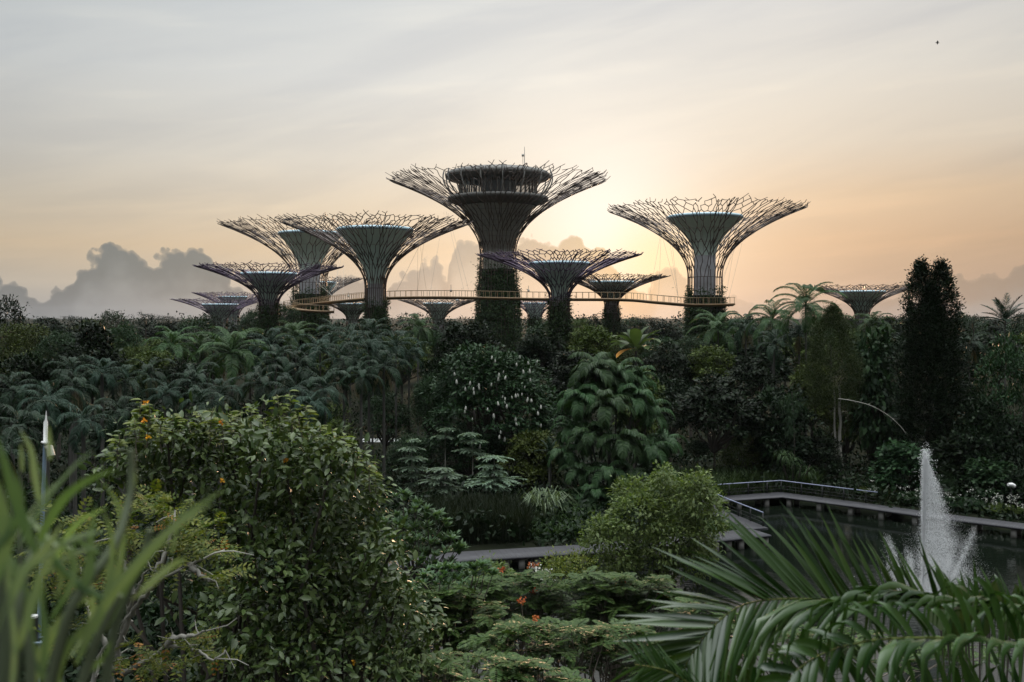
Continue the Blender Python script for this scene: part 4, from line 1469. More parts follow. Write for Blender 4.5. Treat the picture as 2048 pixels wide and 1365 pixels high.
root = empty('paddle_palm', (P(1270, 690, 128)[0], 128, .35))
tag(root, 'palm with wide undivided paddle leaves and one hanging orange leaf, behind the clustering palm', 'palm')
o_ = P(1272, 702, 128) - np.array(root.location)
rng = np.random.default_rng(64)
g = G()
for k in range(15):
    paddle(g, o_, k * 2.4 + .3, R(rng.uniform(20, 82)), rng.uniform(3.2, 4.6), rng.uniform(1.2, 1.7), rng.uniform(.8, 1.7))
g.build('crown', M['joey'], root)
g = G()
paddle(g, o_ + np.array([-.3, -1.2, .4]), R(200), R(-12), 2.9, 1.5, .7)
tag(g.build('dead_leaf', M['orange_leaf'], root), 'bright orange withered leaf')
g = G()
tube(g, [(o_[0], o_[1], 0), (o_[0], o_[1], o_[2])], .16, 7)
g.build('trunk', M['palm_trunk'], root, True)

# ------------------------------------------------------------------ tall narrow trees on the right
def column_crown(g, rng, x, yt, yb, Y, wmax, n, L, W, peak=.55, wob=.25, cr=.3):
    """Narrow crown built of leaf clusters between photo rows yt and yb."""
    q = rng.random(n)
    ph = rng.uniform(0, 6.28, 4)
    prof = np.interp(q, [0, .06, .2, .45, .75, 1], [.03, .26, .58, .92, 1.0, .75])
    a = rng.uniform(0, 2 * math.pi, n)
    wv = 1 + wob * np.sin(a * 2 + q * 22 + ph[0]) * np.sin(q * 37 + ph[1])
    r_ = wmax * .5 * prof * wv * np.sqrt(rng.uniform(.25, 1.05, n))
    top, bot = P(x, yt, Y), P(x, yb, Y)
    c = top + (bot - top) * q[:, None]
    pos = c + np.stack([r_ * np.cos(a), r_ * np.sin(a), 0 * a], -1)
    m_ = 9
    k = np.repeat(np.arange(n), m_)
    pp = pos[k] + rng.normal(size=(n * m_, 3)) * cr
    o_ = np.stack([np.cos(a), np.sin(a), .8 + 0 * a], -1)[k]
    D = nrm(o_ + rng.normal(size=pp.shape) * .6)
    leaves(g, pp, D, nrm(UP * .6 + o_ * .5 + rng.normal(size=pp.shape) * .5), L * rng.uniform(.7, 1.3, n * m_), W)


def column_tree(name, x, Y, parts, mat, label, L, W, trunks, trunk_mat, seed, cr=.3):
    rng = np.random.default_rng(seed)
    root = empty(name, (P(x, 700, Y)[0], Y, .35))
    tag(root, label, 'tree')
    off_ = np.array(root.location)
    for (px, yt, yb, wpx, n) in parts:
        g = G()
        column_crown(g, rng, px, yt, yb, Y, wpx * Y / F, n, L, W, cr=cr)
        for v in g.V:
            v -= off_
        g.build('crown', M[mat], root)
    for (xb, xt, yt, r_) in trunks:
        p1 = P(xt, yt, Y) - off_
        p0 = np.array([(xb - x) * Y / F, rng.uniform(-.4, .1), 0])
        q = np.linspace(0, 1, 9)
        pt_ = p0 + (p1 - p0) * q[:, None]
        pt_[1:-1] += rng.normal(size=(7, 3)) * .07
        g = G()
        tube(g, pt_, r_ * (1.0 - .6 * q) * np.where(q < .08, 1.5, 1), 8, False)
        g.build('trunk', M[trunk_mat], root, True)
    return root


column_tree('columnar_tree', 1858, 104, [(1842, 526, 880, 92, 1900), (1882, 528, 800, 84, 1500), (1862, 585, 930, 128, 1900)], 'dark', 'tallest dark columnar tree with two pointed tops on the right', .30, .15, [(1860, 1850, 560, .28), (1866, 1880, 560, .2)], 'bark', 71)
ft = column_tree('feathery_tree', 1664, 106, [(1664, 616, 815, 108, 3600)], 'feathery', 'feathery columnar olive tree on two pale slim trunks left of the fountain', .22, .055, [(1684, 1678, 770, .22), (1671, 1668, 780, .15)], 'pale_bark', 72, cr=.24)

# pale hanging climber on a thin stem
root = empty('hanging_climber', (P(1588, 700, 100)[0], 100, .35))
tag(root, 'pale shaggy climbing plant hanging in a narrow column right of the bluish tree', 'climber')
rng = np.random.default_rng(73)
g = G()
n = 700
q = rng.random(n)
top, bot = P(1584, 785, 100), P(1578, 872, 100)
pp = top + (bot - top) * q[:, None] + rng.normal(size=(n, 3)) * np.stack([.22 + .5 * np.exp(-((q - .25) / .2) ** 2), .3 + 0 * q, .1 + 0 * q], -1) - np.array(root.location)
leaves(g, pp, nrm(-UP + rng.normal(size=(n, 3)) * .35), nrm(rng.normal(size=(n, 3)) - np.array([0, 1, 0])), rng.uniform(.3, .6, n), .09)
g.build('foliage', M['pale'], root)
g = G()
t_ = top - np.array(root.location)
tube(g, [(0, 0, 0), (.05, 0, t_[2] * .5), tuple(t_)], .05, 5)
g.build('stem', M['bark'], root)
# long thin bare stem that arches over the water
g = G()
ar = np.array([P(1676, 798, 103), P(1700, 801, 102), P(1740, 811, 101), P(1775, 830, 100), P(1800, 852, 99), P(1812, 868, 98.5)])
tube(g, smooth_path(ar, 24), np.linspace(.045, .012, 24), 5)
rng = np.random.default_rng(74)
for k in range(3, 22, 2):
    c = smooth_path(ar, 24)[k]
    d = rng.normal(size=3) * np.array([.5, .3, .35]) + np.array([.35, 0, -.1])
    tube(g, [c, c + d * .5, c + d], [.014, .01, .004], 3, False)
dead = g.build('dead_branch', M['pale_bark'], ft)
dead.location = tuple(-np.array(ft.location))
tag(dead, 'long thin bare branch arching out over the water')

# ------------------------------------------------------------------ tiered saplings by the reeds
def tier_sapling(x, rows, Y, label, dx=0):
    rng = np.random.default_rng(int(x))
    root = empty('tiered_sapling', (P(x, 900, Y)[0], Y, .35))
    tag(root, label, 'sapling', 'tiered saplings behind the reeds')
    off_ = np.array(root.location)
    g = G()
    topz = P(x, rows[0][0], Y)[2] - .35
    for (yy, wpx, sx) in rows:
        c = P(x + sx, yy, Y) - off_
        wd = wpx * Y / F * .5
        nb = 9
        for b_ in range(nb):
            a = b_ / nb * 2 * math.pi + rng.uniform(-.25, .25)
            ln = wd * rng.uniform(.75, 1.1)
            k = int(34 * ln) + 8
            q = rng.random(k)
            ctr = c + np.stack([np.cos(a) * ln * q, np.sin(a) * ln * q, .10 - .22 * q ** 2 + 0 * q], -1)
            side = rng.choice([-1, 1], k)
            D = nrm(np.stack([np.cos(a) - side * np.sin(a), np.sin(a) + side * np.cos(a), -.15 + 0 * q], -1) + rng.normal(size=(k, 3)) * .15)
            leaves(g, ctr, D, nrm(UP + rng.normal(size=(k, 3)) * .2), rng.uniform(.25, .5, k), .13)
            tube(g, [c, c + np.array([math.cos(a) * ln, math.sin(a) * ln, -.1])], .02, 3, False)
    g.build('foliage', M['tier'], root)
    g = G()
    tube(g, [(0, 0, 0), (0.03, 0, topz * .5), (0, 0, topz + .25)], [.07, .05, .02], 5)
    g.build('stem', M['pale_bark'], root)


tier_sapling(823, [(880, 22, 4), (896, 48, -2), (916, 58, 6), (936, 62, 0), (950, 44, 4), (968, 26, 0)], 96, 'pale narrow tiered sapling, leftmost and tallest-looking of the layered ones')
tier_sapling(890, [(858, 44, 6), (872, 52, -4)], 102, 'shaded two-tiered sapling high between the pale narrow one and the central one')
tier_sapling(882, [(938, 56, 0), (950, 76, 12), (962, 80, -6), (976, 68, 6), (990, 60, 0)], 90, 'low wide tiered sapling right in front of the narrow tiered one')
tier_sapling(945, [(868, 42, -6), (882, 52, 4), (900, 56, -10), (908, 50, 10)], 99, 'thin tiered sapling standing behind the widest tiered one')
tier_sapling(988, [(915, 72, 0), (932, 52, -8), (944, 60, 0), (958, 116, 10), (964, 110, -12), (974, 70, 0)], 91, 'widest pale tiered sapling, nearest the clustering palm')

# ------------------------------------------------------------------ reeds and ground plants
def blades(g, rng, X, Y, z0, hgt, w, lean=.35, curve=.5):
    n = len(X)
    a = rng.uniform(0, 2 * math.pi, n)
    d = np.stack([np.cos(a), np.sin(a), 0 * a], -1) * lean * rng.uniform(.2, 1.2, n)[:, None]
    h_ = hgt * rng.uniform(.6, 1.15, n)
    p0 = np.stack([X, Y, np.broadcast_to(z0, n)], -1)
    p1 = p0 + (UP + d * .6) * h_[:, None] * .55
    p2 = p0 + (UP * .9 + d * (1 + curve)) * h_[:, None]
    sd = np.stack([-np.sin(a), np.cos(a), 0 * a], -1)
    b_ = rng.uniform(0, 1, n)[:, None]
    sd = nrm(sd * b_ + np.array([1, 0, 0]) * (1 - b_))
    V = np.stack([p0 - sd * w * .4, p0 + sd * w * .4, p1 - sd * w * .5, p1 + sd * w * .5, p2 - sd * w * .06, p2 + sd * w * .06], 1)
    i = np.arange(n)[:, None] * 6
    g.add(V, np.concatenate([i + np.array([[0, 1, 3, 2]]), i + np.array([[2, 3, 5, 4]])]))


def field(name, poly_px, n, hgt, w, mat, label, cat, seed, z0=.3, lean=.35):
    rng = np.random.default_rng(seed)
    poly = [((x - 1024) / F * Y, Y) for (x, Y) in poly_px]
    xs_, ys_ = [p[0] for p in poly], [p[1] for p in poly]
    X = rng.uniform(min(xs_), max(xs_), n)
    Y = rng.uniform(min(ys_), max(ys_), n)
    k = inside(X, Y, poly)
    g = G()
    blades(g, rng, X[k], Y[k], z0, hgt, w, lean)
    tag(g.build(name, M[mat]), label, cat, kind='stuff')


field('reeds', [(1330, 92.5), (1425, 92), (1500, 98.5), (1640, 98), (1640, 104), (1330, 104)], 9000, 2.2, .13, 'reed', 'bed of upright green reeds behind the far boardwalk', 'reeds', 81)
field('dark_reeds', [(870, 76), (1060, 77.5), (1060, 86), (850, 86)], 6500, 2.6, .09, 'dark_reed', 'dark brownish reeds standing behind the near boardwalk', 'reeds', 82, lean=.25)
field('bank_grass', [(1040, 78), (1190, 79), (1190, 90), (1030, 88)], 5200, 1.0, .16, 'reed', 'low green ground plants at the water edge behind the near boardwalk', 'ground cover', 83, lean=.6)
field('far_bank_plants', [(1440, 97), (1570, 99.5), (1745, 94), (1900, 89.5), (2150, 83), (2200, 92), (1750, 104), (1440, 104)], 9000, 1.0, .15, 'dark_reed', 'dark low plants on the bank behind the far boardwalk', 'ground cover', 84, lean=.6)
field('bank_plants', [(1440, 79.5), (1490, 79.5), (1465, 83), (1330, 90), (1300, 80)], 2500, .9, .16, 'reed', 'low green plants filling the corner inside the boardwalk bend', 'ground cover', 85, lean=.6)
root = empty('grass_tussock', (P(1090, 1000, 84)[0], 84, .3))
tag(root, 'tall pale arching grass clump left of the clustering palm foot', 'grass clump')
rng = np.random.default_rng(86)
g = G()
n = 240
a = rng.uniform(0, 6.28, n)
hh = rng.uniform(2.0, 3.8, n)
ld = np.stack([np.cos(a), np.sin(a), 0 * a], -1) * rng.uniform(.1, .55, n)[:, None]
p0 = np.stack([rng.normal(0, .35, n), rng.normal(0, .35, n), 0 * a], -1)
p1 = p0 + UP * hh[:, None] * .6 + ld * hh[:, None] * .4
p2 = p1 + UP * hh[:, None] * .22 + ld * hh[:, None] * .6
p3 = p2 - UP * hh[:, None] * .25 + ld * hh[:, None] * .55
sd = np.tile([1.0, 0, 0], (n, 1)) + rng.normal(size=(n, 3)) * .3
V = np.stack([p0 - sd * .03, p0 + sd * .03, p1 - sd * .035, p1 + sd * .035, p2 - sd * .025, p2 + sd * .025, p3 - sd * .005, p3 + sd * .005], 1)
i = np.arange(n)[:, None] * 8
g.add(V, np.concatenate([i + np.array([[0, 1, 3, 2]]), i + np.array([[2, 3, 5, 4]]), i + np.array([[4, 5, 7, 6]])]))
g.build('leaf_blades', M['tussock'], root)
# screw pine with strap leaves, right of the reeds
root = empty('screw_pine', (P(1592, 940, 99)[0], 99, .35))
tag(root, 'strap-leaved screw pine drooping at the right end of the reed bed', 'plant')
g = G()
for k in range(7):
    c = np.array([rng.uniform(-1.6, 1.6), rng.uniform(-.8, .8), rng.uniform(1.8, 3.9)])
    for j in range(22):
        a = j * 2.4
        e = rng.uniform(-.2, 1.3)
        q = np.linspace(0, 1, 5)
        th = e - 1.9 * q ** 1.3
        hx, hz_ = np.cumsum(np.cos(th)) * .28, np.cumsum(np.sin(th)) * .28
        pth = c + hx[:, None] * np.array([math.cos(a), math.sin(a), 0]) + hz_[:, None] * UP
        ribbon(g, pth, np.tile([-math.sin(a), math.cos(a), 0], (5, 1)), [(-.035, 0), (.035, 0)], False)
g.build('strap_leaves', M['reed'], root)
g = G()
for k in range(4):
    tube(g, [(k * .5 - .8, 0, 0), (k * .6 - .9, .1, 1.6), (k * .9 - 1.3, 0, 2.8)], .07, 5)
g.build('stem', M['bark'], root)

# shrubs on the far bank
SB = [
    ('big1', 'shrub', 1808, 885, 130, 120, 97, 'leafy yellow-green shrub left of the fountain jet'),
    ('big0', 'shrub', 1905, 868, 140, 120, 98, 'leafy yellow-green shrub right of the fountain jet top'),
    ('big1', 'broad', 1985, 920, 120, 100, 93, 'shaded leafy shrub near the white garden light'),
    ('fine1', 'red_shrub', 1892, 944, 64, 60, 95, 'dark reddish shrub just right of the fountain jet'),
    ('big0', 'shrub', 2040, 930, 70, 90, 90, 'yellowish leafy shrub at the right edge above the white garden light'),
    ('fine0', 'broad', 1760, 970, 90, 36, 97, 'low shrub with white flowers at the end of the handrail'),
    ('fine2', 'broad', 1830, 985, 90, 40, 93.5, 'low white-flowered shrub behind the fountain, left side'),
    ('fine1', 'broad', 1925, 995, 100, 44, 91, 'low white-flowered shrub behind the fountain, right side'),
    ('fine0', 'broad', 2010, 1010, 90, 44, 88, 'low white-flowered shrub beside the boardwalk at the right edge'),
]
rngf = np.random.default_rng(88)
for (kd, mt, x, yt, w_, h_, Y, lab) in SB:
    root = broadtree(kd, mt, x, yt, w_, h_, Y, lab, name='shrub', cat='shrub', trad=.08)
    if 'white' in lab and 'light' not in lab:
        g = G()
        n = 22
        wq, hq = w_ * Y / F * .5, h_ * Y / F
        c = np.stack([rngf.uniform(-.95, .95, n) * wq, -wq * rngf.uniform(.2, .9, n), rngf.uniform(.3, 1.0, n) * hq], -1)
        k = np.repeat(np.arange(n), 6)
        pp = c[k] + rngf.normal(size=(n * 6, 3)) * .08
        leaves(g, pp, rdir(rngf, n * 6), rdir(rngf, n * 6), .17, .12)
        g.build('blossom', M['flower_white'], root)
        root.rotation_euler = (0, 0, 0)

# small garden light on a stake
root = empty('garden_light', (P(2022, 990, 86)[0], 86, .35))
tag(root, 'small white garden spotlight on a thin stake near the right edge', 'garden light')
hz_ = P(2022, 970, 86)[2] - .35
g = G()
tube(g, [(0, 0, 0), (0, 0, hz_ - .1)], .035, 6)
g.build('stake', M['post'], root)
g = G()
tube(g, [(-.30, -.1, hz_ + .04), (.05, 0, hz_), (.30, .1, hz_ - .14)], [.14, .19, .20], 8)
g.build('lamp_head', M['white_paint'], root)

# ------------------------------------------------------------------ boardwalk round the pond
DZ = 0.9
def bw(x, y, dz=DZ):
    Y = (H - dz) * F / (y - HY)
    return np.array([(x - 1024) / F * Y, Y, dz])


def boardwalk(pts_px, label, width, rail=None, pile_step=2.35, rail_side=1):
    c = np.array([bw(*p) for p in pts_px])
    n = len(c)
    T = nrm(np.diff(c, axis=0))
    Sx = np.zeros((n, 3))
    for i in range(n):
        t0, t1 = T[max(i - 1, 0)], T[min(i, n - 2)]
        b_ = nrm(t0 + t1)
        s_ = np.array([b_[1], -b_[0], 0])
        Sx[i] = s_ / max(.4, abs(s_ @ np.array([t1[1], -t1[0], 0])))
    root = empty('boardwalk', tuple(c[0] * np.array([1, 1, 0])))
    tag(root, label, 'boardwalk', 'timber boardwalks round the pond')
    off_ = np.array(root.location)
    g = G()
    hw = width / 2
    ribbon(g, c - off_, Sx, [(-hw, -.16), (-hw, 0), (hw, 0), (hw, -.16)])
    dk = g.build('deck', M['deck'], root)
    g = G()
    for i in range(n - 1):
        L_ = np.linalg.norm(c[i + 1] - c[i])
        qs = np.arange(.9, L_ - .9, .45)
        s_ = np.array([T[i][1], -T[i][0], 0])
        o_ = c[i] + T[i] * qs[:, None] - off_ + UP * .004
        V = np.stack([o_ - s_ * hw * .98 - T[i] * .025, o_ + s_ * hw * .98 - T[i] * .025, o_ + s_ * hw * .98 + T[i] * .025, o_ - s_ * hw * .98 + T[i] * .025], 1)
        g.add(V, np.arange(len(qs) * 4).reshape(-1, 4))
    g.build('plank_joint', M['post'], dk)
    g2 = []
    for i in range(n - 1):
        L_ = np.linalg.norm(c[i + 1] - c[i])
        for q in np.arange(pile_step * .4, L_, pile_step):
            o_ = c[i] + T[i] * q - off_
            s_ = np.array([T[i][1], -T[i][0], 0])
            for sg in (-1, 1):
                if len(g2) < 96:
                    g2.append((o_ + s_ * sg * (hw - .35), math.atan2(T[i][1], T[i][0])))
    gp = G()
    box(gp, (0, 0, -.62), (.42, .34, .92))
    pm = gp.mesh('pile')
    for (o_, a) in g2:
        inst('pile', pm, M['pile'], root, o_, (0, 0, a))
    if rail:
        i0, q0, i1, q1 = rail
        pth = [c[i0] + (c[i0 + 1] - c[i0]) * q0] + [c[k] for k in range(i0 + 1, i1 + 1)] + [c[i1] + (c[i1 + 1] - c[i1]) * q1]
        sd_ = [Sx[i0]] + [Sx[k] for k in range(i0 + 1, i1 + 1)] + [Sx[i1]]
        pth = np.array(pth) + np.array(sd_) * rail_side * (hw - .08) - off_
        g = G()
        for h_, r_ in ((1.12, .05), (.60, .018), (.32, .018)):
            tube(g, pth + UP * h_, r_, 6)
            if h_ > 1:
                g.build('handrail', M['rail'], root)
                g = G()
        g.build('wire', M['post'], root)
        gp = G()
        box(gp, (0, 0, .56), (.09, .07, 1.1))
        pm = gp.mesh('post')
        for k in range(len(pth) - 1):
            L_ = np.linalg.norm(pth[k + 1] - pth[k])
            for q in np.arange(.05, L_, 2.1):
                inst('post', pm, M['post'], root, pth[k] + (pth[k + 1] - pth[k]) * q / L_)
    return root


boardwalk([(760, 1128), (930, 1112), (1180, 1097), (1330, 1084), (1522, 1064)], 'near straight boardwalk on pale piles, passing behind the light shrub', 2.6, pile_step=1.15)
boardwalk([(1512, 1058), (1436, 1026), (1390, 1004)], 'short boardwalk leg with a bluish handrail slanting back from the pointed deck corner', 2.2, rail=(0, .1, 1, .5), rail_side=1, pile_step=3)
boardwalk([(1390, 1001), (1563, 989), (1745, 1013), (1850, 1028), (2120, 1061)], 'far boardwalk with a bent bluish handrail, running behind the fountain to the right edge', 2.2, rail=(0, 0, 2, 0), rail_side=-1, pile_step=3)

# ------------------------------------------------------------------ fountain
fx = P(1846, 0, 64)[0]
root = empty('fountain', (fx, 64, 0))
tag(root, 'white fountain jet with drifting spray rising from the dark pond', 'fountain')
rng = np.random.default_rng(91)
OCT = np.array([[1, 0, 0], [-1, 0, 0], [0, 1, 0], [0, -1, 0], [0, 0, 1], [0, 0, -1]], float)
OCF = np.array([[0, 2, 4], [2, 1, 4], [1, 3, 4], [3, 0, 4], [2, 0, 5], [1, 2, 5], [3, 1, 5], [0, 3, 5]])


def drops(name, pos, r_, label=None):
    n = len(pos)
    g = G()
    V = pos[:, None] + OCT[None] * r_[:, None, None] * np.array([1, 1, 1.8])
    g.add(V, (np.arange(n)[:, None, None] * 6 + OCF[None]).reshape(-1, 3))
    return g.build(name, M['drops'], root)


TOPF = 9.6


def width_at(q):
    return np.interp(q, [0, .25, .5, .75, .9, 1.0], [2.9, 2.4, 1.85, 1.2, .5, .06])


n = 15000                                                   # rising core on the windward side
q = rng.random(n) ** .85
q = q * (1 - .06 * rng.random(n))
p_ = np.stack([.06 * q + rng.normal(0, 1, n) * (.04 + .10 * q ** 2.5) + .14 * q ** 4, rng.normal(0, 1, n) * (.04 + .15 * q ** 2), q * TOPF * .99], -1)
drops('jet', p_, rng.uniform(.008, .016, n))
n = 80000                                                   # falling water carried to the right
q = rng.random(n) ** .9
wd = width_at(q)
f = rng.beta(1.0, 1.9, n)
cl = np.sin(f * 19 + q * 5) * .5 + np.sin(f * 41 - q * 7 + 1.3) * .5
k = (q < 1 - .12 * rng.random(n)) & (rng.random(n) < .62 + .38 * cl)
p_ = np.stack([-.05 + wd * f + .10 * q, rng.normal(0, .35, n) * wd * .6, q * TOPF * (1 - .05 * f)], -1)[k]
drops('spray', p_, rng.uniform(.005, .013, k.sum()))
n = 260                                                     # stray drops thrown above and around
p_ = np.stack([rng.normal(.2, .45, n), rng.normal(0, .3, n), rng.uniform(7.2, 10.0, n)], -1)
k = np.abs(p_[:, 0] - .25) < (10.1 - p_[:, 2]) * .42
drops('stray_drops', p_[k], rng.uniform(.010, .022, k.sum()))
for (x0, top, dx_, n) in ((-1.0, 4.6, -1.5, 3000), (-.55, 3.6, -.55, 2600), (1.3, 4.9, 1.9, 3200), (.8, 3.4, .9, 2600), (-1.2, 2.6, -1.2, 2200)):
    q = rng.random(n) ** 1.5 * (1 - .25 * rng.random(n) ** 2)
    tt = q
    p_ = np.stack([x0 + dx_ * tt + rng.normal(0, 1, n) * (.03 + .13 * q), rng.normal(0, 1, n) * (.05 + .12 * q) - .3, top * tt * (1 - .12 * rng.random(n)) - .25 * tt ** 2], -1)
    drops('side_jet', p_, rng.uniform(.006, .013, n))
    p_ = p_[: n // 2] + np.stack([np.sign(dx_) * rng.exponential(.16, n // 2), 0 * q[: n // 2], -rng.exponential(.7, n // 2)], -1)
    p_ = p_[p_[:, 2] > .02]
    drops('side_spray', p_, rng.uniform(.005, .012, len(p_)))
n = 95000                                                   # fine mist round the foot, drifting to the right
hq = rng.beta(1.0, 2.6, n) * 5.6
wq = (3.2 - .42 * hq) * (1 - .12 * np.sin(hq * 3))
p_ = np.stack([.75 + .12 * hq + np.clip(rng.normal(0, .42, n), -1.3, 1.3) * wq, rng.normal(0, .8, n), hq + .03], -1)
sn = np.sin(p_[:, 0] * 2.1 + p_[:, 2] * 1.3) * np.sin(p_[:, 2] * 2.3 - p_[:, 0] * .9 + 1)
p_ = p_[rng.random(n) < .60 + .40 * sn]
drops('mist', p_, rng.uniform(.004, .0085, len(p_)))
n = 1500                                                    # foam where the water lands
a = rng.uniform(0, 2 * math.pi, n)
rr_ = np.abs(rng.normal(0, 1.5, n))
p_ = np.stack([.7 + rr_ * np.cos(a), rr_ * np.sin(a), .015 + 0 * a], -1)
drops('foam', p_ * np.array([1, 1, 1.0]), rng.uniform(.02, .05, n) * .5)

# ------------------------------------------------------------------ light shrub in front of the boardwalk bend
def px_tree(name, label, cat, Y, base_x, lobes_px, mat, n, nl, L, W, cr, seed, trunk_mat='bark', detail=0, dy=.8, trad=.12, droop=.25, shell=.35, out=.6, br=True, flat=1.0, group=None, jit=.35):
    """A plant whose crown lobes are given as (photo x, y, radius px[, extra distance])."""
    rng = np.random.default_rng(seed)
    root = empty(name, (P(base_x, 0, Y)[0], Y, .3))
    tag(root, label, cat, group)
    off_ = np.array(root.location)
    lo = []
    for l in lobes_px:
        Yq = Y + (l[3] if len(l) > 3 else rng.uniform(-1, 1) * dy)
        r_ = l[2] * Yq / F
        lo.append((P(l[0], l[1], Yq) - off_, (r_, r_, r_ * .92)))
    g = G()
    crown(g, rng, lo, n, nl, L, W, cr, detail=detail, droop=droop, shell=shell, out=out, flat=flat, jit=jit)
    g.build('crown', M[mat], root)
    c = np.mean([l[0] for l in lo], 0)
    zf = max(min(l[0][2] for l in lo) * .55, .3)
    g = G()
    tube(g, [(0, 0, 0), (c[0] * .25, c[1] * .3, zf * .6), (c[0] * .5, c[1] * .5, zf)], [trad * 1.3, trad, trad * .9], 7, False)
    g.build('trunk', M[trunk_mat], root, True)
    g = G()
    limbs(g, rng, (c[0] * .5, c[1] * .5 + .5, zf), [np.array(l[0]) + np.array([0, .35 * l[1][0], 0]) for l in lo], trad * .4, wig=.2)
    g.build('branches', M[trunk_mat], root)
    return root, lo, rng, off_


px_tree('shrub', 'light yellow-green small-leaved shrub in front of the boardwalk, right of the clustering palm', 'shrub', 66, 1310,
        [(1225, 1100, 50), (1200, 1070, 32), (1280, 1040, 55), (1260, 1000, 36), (1335, 1010, 52), (1322, 968, 26), (1385, 1000, 42), (1398, 972, 22), (1410, 1050, 36), (1420, 1010, 24), (1350, 1080, 56), (1300, 1120, 48), (1400, 1100, 36), (1250, 1140, 40), (1370, 1130, 40), (1330, 950, 14), (1412, 962, 12)],
        'shrub', 1500, 12, .28, .13, .24, 301, dy=1.6)
# whorled-leaf shrubs beside it on the left
def whorl(g, rng, pts, ups, L, W, n=11):
    m_ = len(pts)
    k = np.repeat(np.arange(m_), n)
    a = np.tile(np.arange(n) * 2.4, m_) + rng.uniform(0, .6, m_ * n)
    e = rng.uniform(.15, 1.1, m_ * n)
    D = np.stack([np.cos(a) * np.cos(e), np.sin(a) * np.cos(e), np.sin(e)], -1)
    D = nrm(D + ups[k] * .5)
    leaves(g, pts[k] + rng.normal(size=(m_ * n, 3)) * .02, D, nrm(UP + rng.normal(size=D.shape) * .2), L * rng.uniform(.8, 1.2, m_ * n), W, 1, curl=.25)


def whorl_shrub(label, Y, base_x, spots, L, W, seed, group=None):
    rng = np.random.default_rng(seed)
    root = empty('shrub', (P(base_x, 0, Y)[0], Y, .3))
    tag(root, label, 'shrub', group)
    off_ = np.array(root.location)
    pts = []
    for (x, y, r_, n) in spots:
        for k in range(n):
            d = rdir(rng, 1)[0]
            d[2] = abs(d[2]) * 1.0 - .2
            pts.append(P(x + d[0] * r_, y - d[2] * r_, Y + d[1] * r_ * Y / F) - off_)
    pts = np.array(pts)
    ups = nrm(pts - np.array([0, 0, pts[:, 2].min() - 1]))
    g = G()
    whorl(g, rng, pts, ups, L, W)
    g.build('foliage', M['whorl'], root)
    g = G()
    q0 = np.array([0, 0, 0.0])
    tube(g, [q0, (0, 0, max(pts[:, 2].min() * .8, .5))], .09, 6)
    limbs(g, rng, (0, 0, max(pts[:, 2].min() * .8, .5)), pts[::3], .05, 4, wig=.15)
    g.build('branches', M['bark'], root)


whorl_shrub('shrub with upright whorled leaf rosettes left of the near boardwalk end', 38, 830,
            [(800, 1000, 16, 5), (830, 1030, 26, 8), (868, 1050, 26, 9), (800, 1055, 34, 12), (840, 1090, 40, 16), (905, 1082, 16, 5), (885, 1110, 34, 14), (920, 1105, 12, 4), (780, 1110, 40, 14), (840, 1140, 46, 18), (905, 1150, 30, 10)], .34, .12, 311)
whorl_shrub('low shrub of leaf rosettes below the near boardwalk end, beside the feathery bushes', 33, 900,
            [(880, 1160, 36, 12), (930, 1150, 22, 8), (960, 1140, 16, 5), (910, 1190, 40, 12), (850, 1190, 40, 12), (975, 1150, 12, 3)], .28, .10, 312)

# ------------------------------------------------------------------ feathery red-flowered bushes at the bottom
def feather_leaf(g, rng, o, d, up, L, npair=9, lw=.16, ll=.34):
    """Flat twice-cut leaves, many at once: o, d, up are (n,3)."""
    n = len(o)
    d = nrm(d)
    up = nrm(up - d * np.sum(up * d, -1, keepdims=True))
    sd = np.cross(d, up)
    L = np.broadcast_to(np.asarray(L, float), (n,))
    s = np.linspace(.12, 1, npair)
    for q in s:
        p = o + d * (L * q)[:, None] - UP * (L * .22 * q * q)[:, None]
        pl = ll * (math.sin(math.pi * min(.22 + .68 * q, 1)) ** .8) * L
        for sg in (-1, 1):
            D = nrm(sd * sg + d * .55 - UP * .12 + rng.normal(size=(n, 3)) * .06)
            leaves(g, p, D, up + rng.normal(size=(n, 3)) * .12, pl, lw * L, 0, curl=.08)


